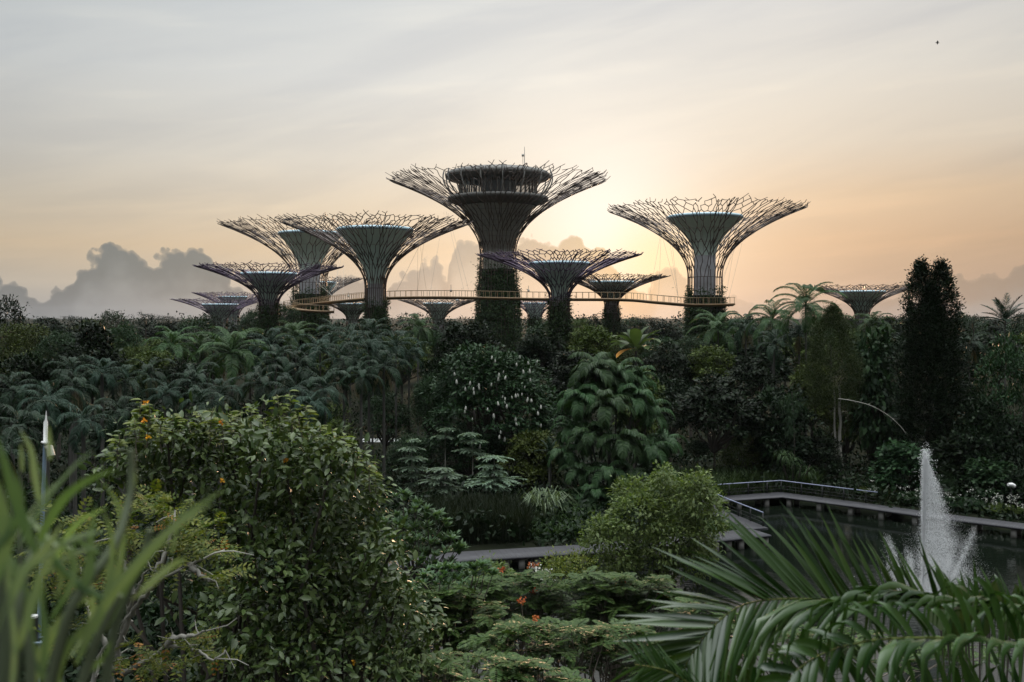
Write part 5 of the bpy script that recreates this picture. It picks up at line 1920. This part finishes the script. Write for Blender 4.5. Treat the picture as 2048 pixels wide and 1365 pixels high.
def feather_bush(label, Y, base_x, sprays, L, seed, mat='feather', flowers=(), stems=True, group='feathery bushes along the bottom'):
    rng = np.random.default_rng(seed)
    root = empty('feathery_bush', (P(base_x, 0, Y)[0], Y, .3))
    tag(root, label, 'bush', group)
    off_ = np.array(root.location)
    g = G()
    tips = []
    for (x, y, rx, n) in sprays:
        for k in range(n):
            xx, yy = x + rng.uniform(-1, 1) * rx, y + rng.uniform(-.35, .35) * rx
            Yq = Y + rng.uniform(-1, 1) * rx * Y / F
            c = P(xx, yy, Yq) - off_
            tips.append(c)
    tips = np.array(tips)
    m_ = 7
    k = np.repeat(np.arange(len(tips)), m_)
    a = np.tile(np.arange(m_) / m_ * 2 * math.pi, len(tips)) + np.repeat(rng.uniform(0, 1, len(tips)), m_) + rng.normal(0, .15, len(tips) * m_)
    e = rng.uniform(-.15, .5, len(a))
    D = np.stack([np.cos(a) * np.cos(e), np.sin(a) * np.cos(e), np.sin(e)], -1)
    feather_leaf(g, rng, tips[k], D, np.tile(UP, (len(a), 1)) + rng.normal(size=D.shape) * .15, L * rng.uniform(.75, 1.2, len(a)))
    g.build('foliage', M[mat], root)
    g = G()
    zb = tips[:, 2].min() * .6
    tube(g, [(0, 0, 0), (.1, .1, zb * .5), (0, 0, zb)], [.13, .10, .08], 6)
    limbs(g, rng, (0, 0, zb), tips[::2], .045, 4, wig=.15)
    g.build('branches', M['twig'], root)
    for (x, y) in flowers:
        g = G()
        c = P(x, y, Y - .6) - off_
        n = 26
        pp = c + rng.normal(size=(n, 3)) * np.array([.075, .075, .04]) * Y / 34
        leaves(g, pp, nrm(rdir(rng, n) + UP * .4), rdir(rng, n), .10 * Y / 34, .07 * Y / 34)
        fh = g.build('flower_head', M['flower_red'], root)
        g = G()
        tube(g, [c - UP * .7 + rng.normal(size=3) * .1, c], .012, 4)
        g.build('stalk', M['twig'], fh)


feather_bush('feathery yellow-green bush with red flower heads, directly under the near boardwalk', 42, 1040, [(960, 1175, 50, 14), (1030, 1170, 60, 18), (1000, 1205, 70, 20), (1090, 1200, 60, 18), (1050, 1235, 80, 22)], .62, 321, flowers=[(1002, 1141), (1066, 1132), (1066, 1184)])
feather_bush('wide feathery bush with orange-red flowers below the light shrub', 40, 1230, [(1150, 1170, 60, 16), (1210, 1165, 60, 18), (1270, 1175, 60, 18), (1190, 1205, 80, 22), (1280, 1215, 70, 20), (1330, 1200, 40, 10), (1230, 1245, 80, 20)], .62, 322, flowers=[(1246, 1168), (1240, 1174), (1328, 1190)])
feather_bush('grey-green feathery bush left of the bottom centre', 33, 900, [(870, 1195, 60, 14), (930, 1200, 60, 16), (840, 1240, 70, 18), (920, 1245, 80, 20), (1000, 1250, 60, 14), (890, 1285, 80, 18)], .55, 323, flowers=[(1042, 1201)])
feather_bush('feathery bush with one dark-stalked red flower at the bottom centre', 30, 1090, [(1010, 1275, 60, 12), (1080, 1270, 70, 16), (1150, 1275, 60, 14), (1060, 1310, 90, 16)], .50, 324, flowers=[(1071, 1237)])
feather_bush('shaded feathery bush left of the big near palm frond', 32, 1210, [(1190, 1270, 60, 14), (1250, 1275, 60, 14), (1160, 1300, 70, 14), (1230, 1320, 80, 16), (1310, 1300, 60, 12)], .5, 325)
feather_bush('dark feathery bush in the bottom left of centre', 24, 820, [(760, 1330, 60, 10), (830, 1320, 70, 12), (900, 1335, 70, 12), (960, 1330, 50, 8), (800, 1360, 80, 10)], .38, 326)
feather_bush('nearest feathery bush with large bright leaf sprays at the bottom edge', 20, 1050, [(1010, 1325, 24, 4), (1050, 1350, 40, 6), (980, 1365, 50, 6), (1080, 1330, 30, 4), (1120, 1365, 40, 5), (1000, 1340, 20, 2)], .42, 327, group='feathery bushes along the bottom')
feather_bush('dark feathery bush under the big near palm frond', 34, 1500, [(1380, 1210, 50, 8), (1450, 1250, 80, 12), (1550, 1280, 90, 14), (1650, 1290, 90, 12), (1760, 1300, 90, 12), (1900, 1310, 90, 12), (1400, 1320, 80, 12)], .55, 328)
# pale-flowered tuft and brown twiggy bush by the boardwalk
px_tree('shrub', 'small cream-flowered shrub peeping over the feathery bushes below the boardwalk', 'shrub', 44, 1070, [(1060, 1150, 16), (1080, 1150, 16), (1072, 1165, 20), (1095, 1160, 12)], 'flower_white', 60, 8, .10, .08, .12, 331, trad=.04)
px_tree('shrub', 'brownish twiggy shrub between the boardwalk and the light shrub', 'shrub', 48, 1130, [(1110, 1135, 26), (1140, 1130, 26), (1165, 1140, 24), (1128, 1155, 30)], 'yellow_tree', 220, 9, .14, .06, .16, 332, trad=.05)
px_tree('shrub', 'olive sprouting shrub at the near boardwalk end above the leaf rosettes', 'shrub', 43, 970, [(980, 1140, 18), (965, 1150, 18), (1000, 1155, 18), (950, 1160, 16)], 'shrub', 160, 9, .15, .07, .14, 333, trad=.05)

# ------------------------------------------------------------------ big leafy foreground bush
LB = [(300, 906, 60), (245, 931, 36), (375, 906, 64), (450, 906, 66), (520, 906, 56), (330, 876, 34), (415, 876, 34), (490, 874, 34), (560, 886, 44), (600, 911, 56), (660, 931, 56), (700, 968, 56), (620, 968, 80), (520, 968, 90), (420, 978, 80), (330, 978, 70), (250, 968, 50),
      (690, 1030, 66), (600, 1060, 90), (500, 1070, 90), (720, 1100, 62), (640, 1140, 90), (540, 1160, 90), (740, 1160, 60), (760, 1210, 54), (680, 1230, 80), (580, 1260, 90), (480, 1250, 80), (760, 1280, 60), (660, 1320, 80), (560, 1350, 80), (460, 1350, 80), (770, 1340, 50), (800, 1190, 44), (815, 1250, 50), (840, 1310, 50), (780, 1110, 40), (395, 1080, 60), (400, 1180, 60)]
root, lo, rng, off_ = px_tree('leafy_tree', 'large dense broad-leaved tree filling the left foreground, its top sprigs lit', 'tree', 19, 520, LB, 'near_bush', 3400, 6, .165, .075, .16, 341, detail=1, dy=1.1, trad=.22, droop=.3, shell=.55, out=.5)
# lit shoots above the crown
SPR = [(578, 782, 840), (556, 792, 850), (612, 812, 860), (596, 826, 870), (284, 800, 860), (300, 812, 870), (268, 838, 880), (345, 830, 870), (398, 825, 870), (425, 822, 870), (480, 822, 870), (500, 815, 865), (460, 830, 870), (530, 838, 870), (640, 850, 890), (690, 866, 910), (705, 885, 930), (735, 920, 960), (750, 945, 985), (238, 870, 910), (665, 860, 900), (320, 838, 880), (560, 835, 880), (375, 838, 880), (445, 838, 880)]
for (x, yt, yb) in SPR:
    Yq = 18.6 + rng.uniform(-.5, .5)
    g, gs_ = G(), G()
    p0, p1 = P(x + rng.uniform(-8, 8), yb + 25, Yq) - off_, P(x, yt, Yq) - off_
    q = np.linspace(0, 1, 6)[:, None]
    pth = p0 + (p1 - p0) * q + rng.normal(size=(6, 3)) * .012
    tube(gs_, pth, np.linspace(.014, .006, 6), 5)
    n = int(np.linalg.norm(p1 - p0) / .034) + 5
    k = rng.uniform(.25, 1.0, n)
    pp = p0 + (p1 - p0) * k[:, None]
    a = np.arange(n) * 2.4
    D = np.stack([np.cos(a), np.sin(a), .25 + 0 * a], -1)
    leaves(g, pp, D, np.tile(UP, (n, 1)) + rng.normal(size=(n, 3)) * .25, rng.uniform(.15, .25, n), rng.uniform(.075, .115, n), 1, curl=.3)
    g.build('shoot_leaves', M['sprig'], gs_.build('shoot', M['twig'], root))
for (x, y) in ((446, 832), (443, 844), (291, 806), (296, 876), (445, 960), (572, 922), (707, 1325), (288, 842)):
    g = G()
    c = P(x, y, 18.0) - off_
    leaves(g, c + rng.normal(size=(12, 3)) * .012, rdir(rng, 12), rdir(rng, 12), .055, .045)
    g.build('flower', M['flower_orange'], root)

# ------------------------------------------------------------------ yellowing tree with bare twisted branches
root = empty('twisted_tree', (P(330, 0, 13)[0], 13, .3))
tag(root, 'small yellowing tree with pale twisted branches and rusty leaf tips, low on the left', 'tree')
off_ = np.array(root.location)
rng = np.random.default_rng(351)
BR = [  # pale limbs, photo pixels
    [(225, 1400, 13), (222, 1330, 13), (218, 1295, 13)],
    [(238, 1340, 13), (236, 1300, 13), (250, 1250, 12.8), (268, 1190, 12.6), (290, 1150, 12.5), (300, 1110, 12.4)],
    [(240, 1290, 12.9), (262, 1230, 12.7), (300, 1180, 12.4), (338, 1150, 12.2), (380, 1130, 12.1), (420, 1110, 12), (450, 1100, 12)],
    [(245, 1345, 12.9), (270, 1335, 12.7), (300, 1318, 12.5), (335, 1292, 12.3), (372, 1294, 12.2), (405, 1308, 12.1), (430, 1318, 12), (450, 1300, 12)],
    [(335, 1292, 12.3), (352, 1275, 12.2), (390, 1270, 12.1), (410, 1262, 12)],
    [(180, 1400, 12.8), (195, 1320, 12.8), (215, 1290, 12.8)],
    [(215, 1295, 13), (190, 1250, 13.1), (170, 1190, 13.3), (160, 1130, 13.4)],
    [(268, 1190, 12.6), (250, 1130, 12.8), (235, 1080, 13), (240, 1040, 13)],
    [(300, 1180, 12.4), (330, 1110, 12.6), (345, 1060, 12.7), (350, 1020, 12.8)],
    [(230, 1345, 12.6), (205, 1330, 12.5), (190, 1355, 12.4)],
    [(380, 1130, 12.1), (400, 1150, 12), (425, 1165, 12), (440, 1160, 12)],
]
g = G()
tube(g, [(0, 0, 0), (-.3, 0, 4), tuple(P(228, 1420, 13) - off_)], [.16, .13, .10], 8, False)
g.build('trunk', M['pale_bark'], root, True)
g = G()
for b_ in BR:
    pth = smooth_path([P(*q) - off_ for q in b_], 5 * len(b_))
    pth[1:-1] += rng.normal(size=pth[1:-1].shape) * .012
    r0_ = .042 if len(b_) > 3 else .05
    tube(g, pth, np.linspace(r0_, .010, len(pth)), 6, False)
    for k in range(3, len(pth), 3):
        d = rdir(rng, 1)[0] * np.array([1, 1, .7])
        ln = rng.uniform(.15, .45)
        tube(g, [pth[k], pth[k] + d * ln * .5 + rng.normal(size=3) * .03, pth[k] + d * ln], [.010, .007, .004], 4, False)
g.build('branches', M['pale_bark'], root, True)
g, gr = G(), G()
tips = []
for (x, y, r_, n) in [(340, 1030, 40, 18), (290, 1010, 40, 14), (380, 1050, 40, 16), (240, 1040, 50, 16), (180, 1060, 50, 14), (150, 1120, 50, 14), (200, 1110, 60, 18), (270, 1080, 50, 18), (330, 1080, 46, 16), (400, 1090, 36, 14), (440, 1100, 18, 8), (430, 1150, 24, 8), (130, 1180, 60, 14), (200, 1180, 50, 12), (110, 1250, 60, 12), (300, 1300, 40, 10), (330, 1330, 50, 14), (410, 1270, 30, 10), (445, 1310, 16, 5), (390, 1345, 40, 8), (120, 1050, 50, 10), (90, 1120, 40, 10), (310, 1130, 40, 10), (260, 1340, 40, 8), (355, 1270, 20, 5)]:
    for k in range(n // 2):
        tips.append(P(x + rng.normal() * r_ * .55, y + rng.normal() * r_ * .45, 12.5 + rng.uniform(-.7, .7)) - off_)
tips = np.array(tips)
m_ = 5
k = np.repeat(np.arange(len(tips)), m_)
D = nrm(rng.normal(size=(len(k), 3)) * np.array([1, 1, .45]))
sel = rng.random(len(k)) < .07
L_ = rng.uniform(.16, .30, len(k))
Uv = np.tile(UP, (len(k), 1)) + rng.normal(size=(len(k), 3)) * .3
feather_leaf(g, rng, tips[k][~sel], D[~sel], Uv[~sel], L_[~sel], npair=5, lw=.15, ll=.36)
feather_leaf(gr, rng, tips[k][sel], D[sel], Uv[sel], L_[sel] * .8, npair=4, lw=.17, ll=.36)
g.build('foliage', M['yellow_tree'], root)
tag(gr.build('withered_leaves', M['rust'], root), 'rusty orange leaf tips')

# ------------------------------------------------------------------ pale mast and dark post among the leaves
root = empty('mast', (P(76, 0, 14)[0], 14, .3))
tag(root, 'slim pale blue mast with a white pointed tip and a small lamp, at far left', 'mast')
off_ = np.array(root.location)
pl = lambda x, y: P(x, y, 14) - off_
g = G()
tube(g, [(pl(70, 1500)[0], 0, 0), pl(76, 1330), pl(83, 1100), pl(90, 888)], [.036, .032, .029, .026], 10)
g.build('pole', M['blue_pole'], root, True)
g = G()
tube(g, [pl(90, 888) + UP * .001, pl(90.5, 887), pl(91, 884), pl(91, 883), pl(91.5, 845), pl(92, 840), pl(92.5, 822)], [.05, .06, .06, .03, .03, .015, .005], 10)
g.build('tip', M['white_paint'], root)
g = G()
c = pl(100, 900)
tube(g, [c + np.array([-.08, 0, .05]), c + np.array([0, -.02, .04]), c + np.array([.03, -.03, -.08])], [.02, .05, .055], 8)
g.build('lamp_head', M['dark_metal'], root)
root = empty('post', (P(64, 0, 13.9)[0], 13.9, .3))
tag(root, 'thick black post with pale top and a clamp bracket beside the slim mast', 'post')
off_ = np.array(root.location)
pl = lambda x, y: P(x, y, 13.9) - off_
g = G()
tp = pl(65, 1236)
tube(g, [(tp[0], 0, 0), tp], .068, 14)
g.build('body', M['post'], root)
g = G()
tube(g, [tp + UP * .003, tp + UP * .03], .072, 14)
g.build('cap', M['white_paint'], root)
g = G()
c = pl(66, 1283)
box(g, c + np.array([0, -.085, 0]), (.34, .03, .035))
box(g, c + np.array([.03, .085, .02]), (.40, .03, .03))
for xx in (-.12, .12):
    tube(g, [c + np.array([xx, -.1, 0]), c + np.array([xx, .1, .01])], .01, 6)
g.build('bracket', M['blue_pole'], root)

# ------------------------------------------------------------------ out-of-focus blades close to the lens
rng = np.random.default_rng(361)
root = empty('reed_plant', (-1.0, 1.55, 16.2))
tag(root, 'out-of-focus plant with long narrow green blades, very close at the lower left', 'plant')
off_ = np.array(root.location)


def blade(g, pts, w, n=12):
    p = smooth_path([P(*q) - off_ for q in pts], n)
    T = nrm(np.gradient(p, axis=0))
    vdir = np.array([0, 1.0, -.35])
    sd = nrm(np.cross(T, vdir + rng.normal(size=3) * .45))
    nn_ = np.cross(T, sd)
    q = np.linspace(0, 1, n)
    wd = w * .5 * np.interp(q, [0, .12, .4, .75, 1], [.25, .75, 1, .65, .03])[:, None]
    V = np.stack([p - sd * wd - nn_ * wd * .25, p, p + sd * wd - nn_ * wd * .25], 1)
    i = np.arange(n - 1)[:, None] * 3
    g.add(V, np.concatenate([i + np.array([[0, 1, 4, 3]]), i + np.array([[1, 2, 5, 4]])]))


BL = [  # photo-pixel centre lines with distance
    ([(150, 1330, 1.5), (200, 1220, 1.45), (270, 1130, 1.4), (340, 1060, 1.35), (428, 1005, 1.3)], .030),
    ([(60, 1120, 1.5), (110, 1020, 1.45), (160, 970, 1.4), (235, 936, 1.35)], .022),
    ([(30, 1100, 1.4), (90, 1000, 1.4), (150, 930, 1.4), (190, 900, 1.4)], .018),
    ([(70, 1130, 1.5), (120, 1090, 1.45), (165, 1070, 1.4), (212, 1062, 1.38)], .024),
    ([(60, 1090, 1.3), (30, 1000, 1.3), (10, 930, 1.3), (-8, 870, 1.3)], .022),
    ([(80, 1010, 1.5), (70, 950, 1.5), (62, 900, 1.5), (40, 860, 1.5)], .016),
    ([(120, 1250, 1.5), (175, 1150, 1.5), (180, 1080, 1.5), (190, 1010, 1.5)], .026),
    ([(160, 1280, 1.6), (230, 1160, 1.6), (245, 1060, 1.6), (232, 1000, 1.6), (200, 960, 1.6)], .020),
    ([(180, 1260, 1.5), (215, 1170, 1.5), (222, 1080, 1.5), (205, 1020, 1.5)], .030),
    ([(-20, 1300, 1.2), (20, 1180, 1.2), (50, 1080, 1.2), (110, 990, 1.2)], .026),
    ([(-30, 1200, 1.2), (10, 1090, 1.2), (0, 1000, 1.2), (-20, 930, 1.2)], .028),
    ([(20, 1400, 1.3), (25, 1280, 1.3), (15, 1180, 1.3), (20, 1080, 1.3)], .022),
    ([(60, 1400, 1.5), (90, 1290, 1.5), (140, 1220, 1.5), (188, 1180, 1.5)], .022),
    ([(100, 1420, 1.5), (130, 1300, 1.5), (190, 1240, 1.5), (215, 1190, 1.45)], .022),
    ([(110, 1400, 1.5), (70, 1310, 1.5), (60, 1230, 1.5), (75, 1140, 1.5)], .020),
    ([(150, 1100, 1.7), (100, 1080, 1.7), (60, 1040, 1.7), (20, 1040, 1.7)], .020),
    ([(230, 1210, 1.5), (160, 1170, 1.5), (110, 1120, 1.5), (80, 1060, 1.5)], .018),
    ([(130, 1200, 1.4), (150, 1130, 1.4), (110, 1080, 1.4), (60, 1100, 1.4)], .016),
    ([(280, 1180, 1.5), (320, 1150, 1.5), (345, 1130, 1.5), (372, 1118, 1.45)], .016),
    ([(0, 1250, 1.3), (40, 1150, 1.3), (80, 1110, 1.3), (130, 1040, 1.3)], .024),
    ([(60, 1300, 1.4), (50, 1200, 1.4), (20, 1120, 1.4), (-20, 1060, 1.4)], .024),
    ([(-40, 1130, 1.2), (20, 1060, 1.2), (40, 1000, 1.2), (30, 940, 1.2)], .020),
    ([(100, 920, 1.5), (98, 880, 1.5), (96, 850, 1.5)], .012),
    ([(230, 1110, 1.6), (248, 1030, 1.6), (270, 960, 1.6), (262, 920, 1.6)], .012),
]
g = G()
for (p_, w_) in BL:
    blade(g, p_, w_ * .66)
    jx, jy = rng.normal(0, 34, 2)
    f_ = rng.uniform(.55, .9)
    blade(g, [(p_[0][0] + (a_[0] - p_[0][0]) * f_ + jx, p_[0][1] + (a_[1] - p_[0][1]) * f_ + jy, a_[2] + .1) for a_ in p_], w_ * .5)
g.build('leaf_blades', M['blade'], root)
g = G()
ST_ = [[(70, 1500, 1.5), (110, 1330, 1.5), (150, 1200, 1.5), (230, 1090, 1.55), (262, 980, 1.6), (262, 900, 1.6)],
       [(0, 1500, 1.4), (30, 1350, 1.4), (40, 1200, 1.4), (70, 1080, 1.45)],
       [(110, 1500, 1.5), (160, 1380, 1.5), (190, 1290, 1.5), (240, 1190, 1.5)],
       [(200, 1500, 1.6), (215, 1340, 1.6), (235, 1240, 1.6), (285, 1120, 1.6), (300, 1060, 1.6)],
       [(-10, 1480, 1.25), (10, 1300, 1.25), (0, 1150, 1.25), (20, 1040, 1.25)],
       [(60, 1480, 1.4), (60, 1330, 1.4), (50, 1250, 1.4)]]
for p_ in ST_:
    pth = smooth_path([P(*q) - off_ for q in p_], 16)
    foot = pth[0] * np.array([.5, .5, 0])
    pth = np.concatenate([[foot], pth])
    tube(g, pth, np.linspace(.010, .0055, len(pth)), 6)
g.build('stem', M['tussock'], root, True)
g = G()
box(g, (0.05, .0, -.0), (1.0, .5, .02))
lathe(g, [(.42, -.02), (.5, .0), (.5, .18), (.46, .18), (.44, .02)], 20)
tag(g.build('planter', M['terrace'], root))

# ------------------------------------------------------------------ large palm whose frond crosses the lower right
rng = np.random.default_rng(371)
root = empty('near_palm', (4.6, 6.2, .35))
tag(root, 'near palm reaching in from the lower right with long glossy arching fronds', 'palm')
off_ = np.array(root.location)


def near_frond(name, rach, n, fu, fl, lw, r0):
    """rach: photo points with distance, from base to tip. fu/fl(s) -> (dx, dy, length px, bend) for upper and lower leaflets."""
    c = smooth_path([P(*q) - off_ for q in rach], 80)
    d_ = np.concatenate([[0], np.cumsum(np.linalg.norm(np.diff(c, axis=0), axis=1))])
    d_ /= d_[-1]
    T_ = nrm(np.gradient(c, axis=0))
    g = G()
    tube(g, c, np.linspace(r0, r0 * .22, 80), 8)
    rib = g.build('rachis', M['sprig'], root, True)
    g = G()
    for side, fn in ((1, fu), (-1, fl)):
        for k in range(n):
            s = (k + rng.uniform(-.25, .25)) / n * .985 + .012
            s = min(max(s, 0.0), 1.0)
            o = np.array([np.interp(s, d_, c[:, i]) for i in range(3)])
            Yq = o[1] + off_[1]
            dx, dy, ln, bend, dep = fn(s)
            ang = rng.normal(0, .085)
            ca, sa = math.cos(ang), math.sin(ang)
            dx, dy = dx * ca - dy * sa, dx * sa + dy * ca
            ln = ln * rng.uniform(.74, 1.14) * Yq / F
            d0 = nrm(np.array([dx, dep + rng.normal(0, .12), -dy]))
            m_ = 12
            q = np.linspace(0, 1, m_)
            kb = max(0.0, bend + rng.normal(0, .22))
            fpos = rng.uniform(.50, .80)
            dirs = []
            for qq in q:
                hg = kb * (qq ** 1.5) * .8 + (kb * 1.8 if qq > fpos and kb > .5 else 0)
                dirs.append(nrm(d0 - UP * hg))
            dirs = np.array(dirs)
            p = o + np.concatenate([[np.zeros(3)], np.cumsum(dirs[:-1] * ln / (m_ - 1), 0)])
            tt = nrm(np.gradient(p, axis=0))
            tz = np.interp(s, d_, T_[:, 0]), np.interp(s, d_, T_[:, 1]), np.interp(s, d_, T_[:, 2])
            wref = nrm(np.array(tz) + rng.normal(size=3) * .18 + np.array([0, -.35, .1]))
            sd = nrm(wref - tt * np.sum(wref * tt, -1, keepdims=True))
            nn_ = np.cross(tt, sd)
            wd = lw * .5 * np.interp(q, [0, .1, .35, .7, 1], [.35, .8, 1, .62, .03])[:, None] * rng.uniform(.85, 1.15)
            V = np.stack([p - sd * wd + nn_ * wd * .45, p, p + sd * wd + nn_ * wd * .45], 1)
            i = np.arange(m_ - 1)[:, None] * 3
            g.add(V, np.concatenate([i + np.array([[0, 1, 4, 3]]), i + np.array([[1, 2, 5, 4]])]))
    fr = g.build(name, M['frond'], root, True)
    return fr


ip = np.interp
near_frond('frond', [(2250, 1262, 6.3), (2060, 1240, 6.0), (1900, 1218, 5.9), (1760, 1204, 5.8), (1640, 1199, 5.75), (1550, 1199, 5.7), (1482, 1212, 5.65), (1430, 1250, 5.6), (1395, 1292, 5.6), (1372, 1330, 5.6), (1358, 1375, 5.6)], 98,
           lambda s: (ip(s, [0, .3, .5, .66, .78, .88, 1], [-.10, -.18, -.38, -.55, -.85, -1, -.9]), ip(s, [0, .3, .5, .66, .78, .88, 1], [-1, -1, -.92, -.80, -.42, .02, .62]), ip(s, [0, .35, .5, .62, .75, 1], [95, 105, 145, 225, 245, 140]), ip(s, [0, .35, .55, .7, 1], [.75, .55, .10, .03, .05]), .15),
           lambda s: (ip(s, [0, .5, .68, .85, 1], [-.40, -.75, -.62, -.3, .05]), ip(s, [0, .5, .66, .8, .9, 1], [-.60, -.50, -.05, .6, .9, 1]), ip(s, [0, .4, .65, .8, 1], [260, 320, 310, 230, 130]), ip(s, [0, .5, .68, .8, 1], [2.1, 1.9, 1.2, .6, .2]), -.65), .043, .012)
near_frond('frond', [(2300, 1330, 5.2), (2120, 1300, 5.0), (1980, 1282, 4.9), (1850, 1276, 4.8), (1740, 1282, 4.7), (1650, 1306, 4.65), (1590, 1345, 4.6), (1560, 1390, 4.6)], 34,
           lambda s: (ip(s, [0, .5, 1], [-.1, -.3, -.9]), ip(s, [0, .5, 1], [-1, -.9, -.2]), ip(s, [0, .5, 1], [190, 190, 120]), 1.9, -.1),
           lambda s: (ip(s, [0, .5, 1], [-.35, -.6, -.3]), ip(s, [0, .5, 1], [-.6, -.4, .8]), ip(s, [0, .5, 1], [240, 240, 120]), 2.2, -.7), .046, .012)
near_frond('frond', [(2250, 1500, 5.9), (2000, 1420, 5.8), (1800, 1385, 5.8), (1620, 1372, 5.8), (1480, 1392, 5.8), (1400, 1430, 5.8)], 44,
           lambda s: (ip(s, [0, .5, 1], [-.1, -.35, -.8]), ip(s, [0, .5, 1], [-1, -.9, -.5]), ip(s, [0, .5, 1], [150, 160, 110]), .5, .1),
           lambda s: (-.5, .4, 200, 1.2, -.6), .046, .012)
near_frond('frond', [(1500, 1480, 5.3), (1420, 1400, 5.3), (1340, 1345, 5.3), (1270, 1330, 5.3)], 26,
           lambda s: (-.6, -.8, 90, .1, .1),
           lambda s: (-.7, .4, 110, .3, -.2), .022, .012)
g = G()
tube(g, [(.3, .4, 0), (.25, .3, 7), (0, 0, 12.6), tuple(P(2300, 1400, 6.0) - off_)], [.2, .17, .15, .10], 10)
g.build('trunk', M['palm_trunk'], root, True)
# round-leaved plant at the pond edge behind the fronds
root = empty('round_leaf_plant', (P(1960, 0, 22)[0], 22, .3))
tag(root, 'dark plant with big rounded upright leaves behind the frond, in front of the fountain', 'plant')
off_ = np.array(root.location)
rng = np.random.default_rng(381)
g, g2 = G(), G()
for (x, y) in ((1925, 1195), (1900, 1215), (1955, 1205), (1985, 1190), (2010, 1215), (2035, 1200), (1940, 1235), (1880, 1235), (1975, 1235), (2048, 1235), (2015, 1250), (1915, 1255), (1960, 1262), (2040, 1262), (1890, 1265)):
    c = P(x, y, 22 + rng.uniform(-.8, .8)) - off_
    up_ = nrm(np.array([rng.normal() * .35, rng.normal() * .2, 1]))
    fc_ = nrm(np.array([rng.normal() * .6, -1, .5]))
    leaves(g, (c - up_ * .28)[None], up_[None], fc_[None], .62, .52, 1, curl=.05)
    tube(g2, [(rng.normal() * .3, rng.normal() * .3, 0), tuple(c * .6 * np.array([1, 1, 0]) + np.array([0, 0, c[2] * .6])), tuple(c - up_ * .27)], .02, 4)
g.build('foliage', M['pond_leaf'], root)
g2.build('stem', M['bark'], root)

# ------------------------------------------------------------------ bird high on the right
p = P(1875, 86, 150)
g = G()
for sg in (-1, 1):
    g.add([(0, -.08, 0), (sg * .22, -.12, .10), (sg * .5, .02, .02), (sg * .22, .10, .08), (0, .12, 0), (0, -.08, .03), (sg * .22, -.10, .13), (sg * .22, .09, .11), (0, .12, .03)], [[0, 1, 3, 4], [5, 8, 7, 6]], [[1, 2, 3], [6, 7, 2]])
tube(g, [(-.05, -.28, 0), (0, -.15, 0), (0, .05, .01), (0, .22, 0), (.02, .32, .01)], [.01, .06, .075, .05, .01], 6)
o = g.build('bird', M['bird'])
o.location = tuple(p)
o.rotation_euler = (R(10), R(25), R(70))
tag(o, 'tiny dark bird flying high in the sky on the right', 'bird')

# ------------------------------------------------------------------ morning haze
hm_ = bpy.data.materials.new('haze')
hm_.use_nodes = True
t = hm_.node_tree
t.nodes.remove(t.nodes['Principled BSDF'])
pv_ = t.nodes.new('ShaderNodeVolumePrincipled')
pv_.inputs['Color'].default_value = (.75, .78, .82, 1)
pv_.inputs['Density'].default_value = 0.00003
pv_.inputs['Anisotropy'].default_value = 0.15
t.links.new(pv_.outputs[0], t.nodes['Material Output'].inputs['Volume'])
g = G()
box(g, (0, 2850, 33), (8200, 6500, 72))
HAZE = True
if HAZE:
    hz_o = g.build('haze', hm_)
    tag(hz_o, 'thin morning haze over the garden', 'haze', kind='stuff')
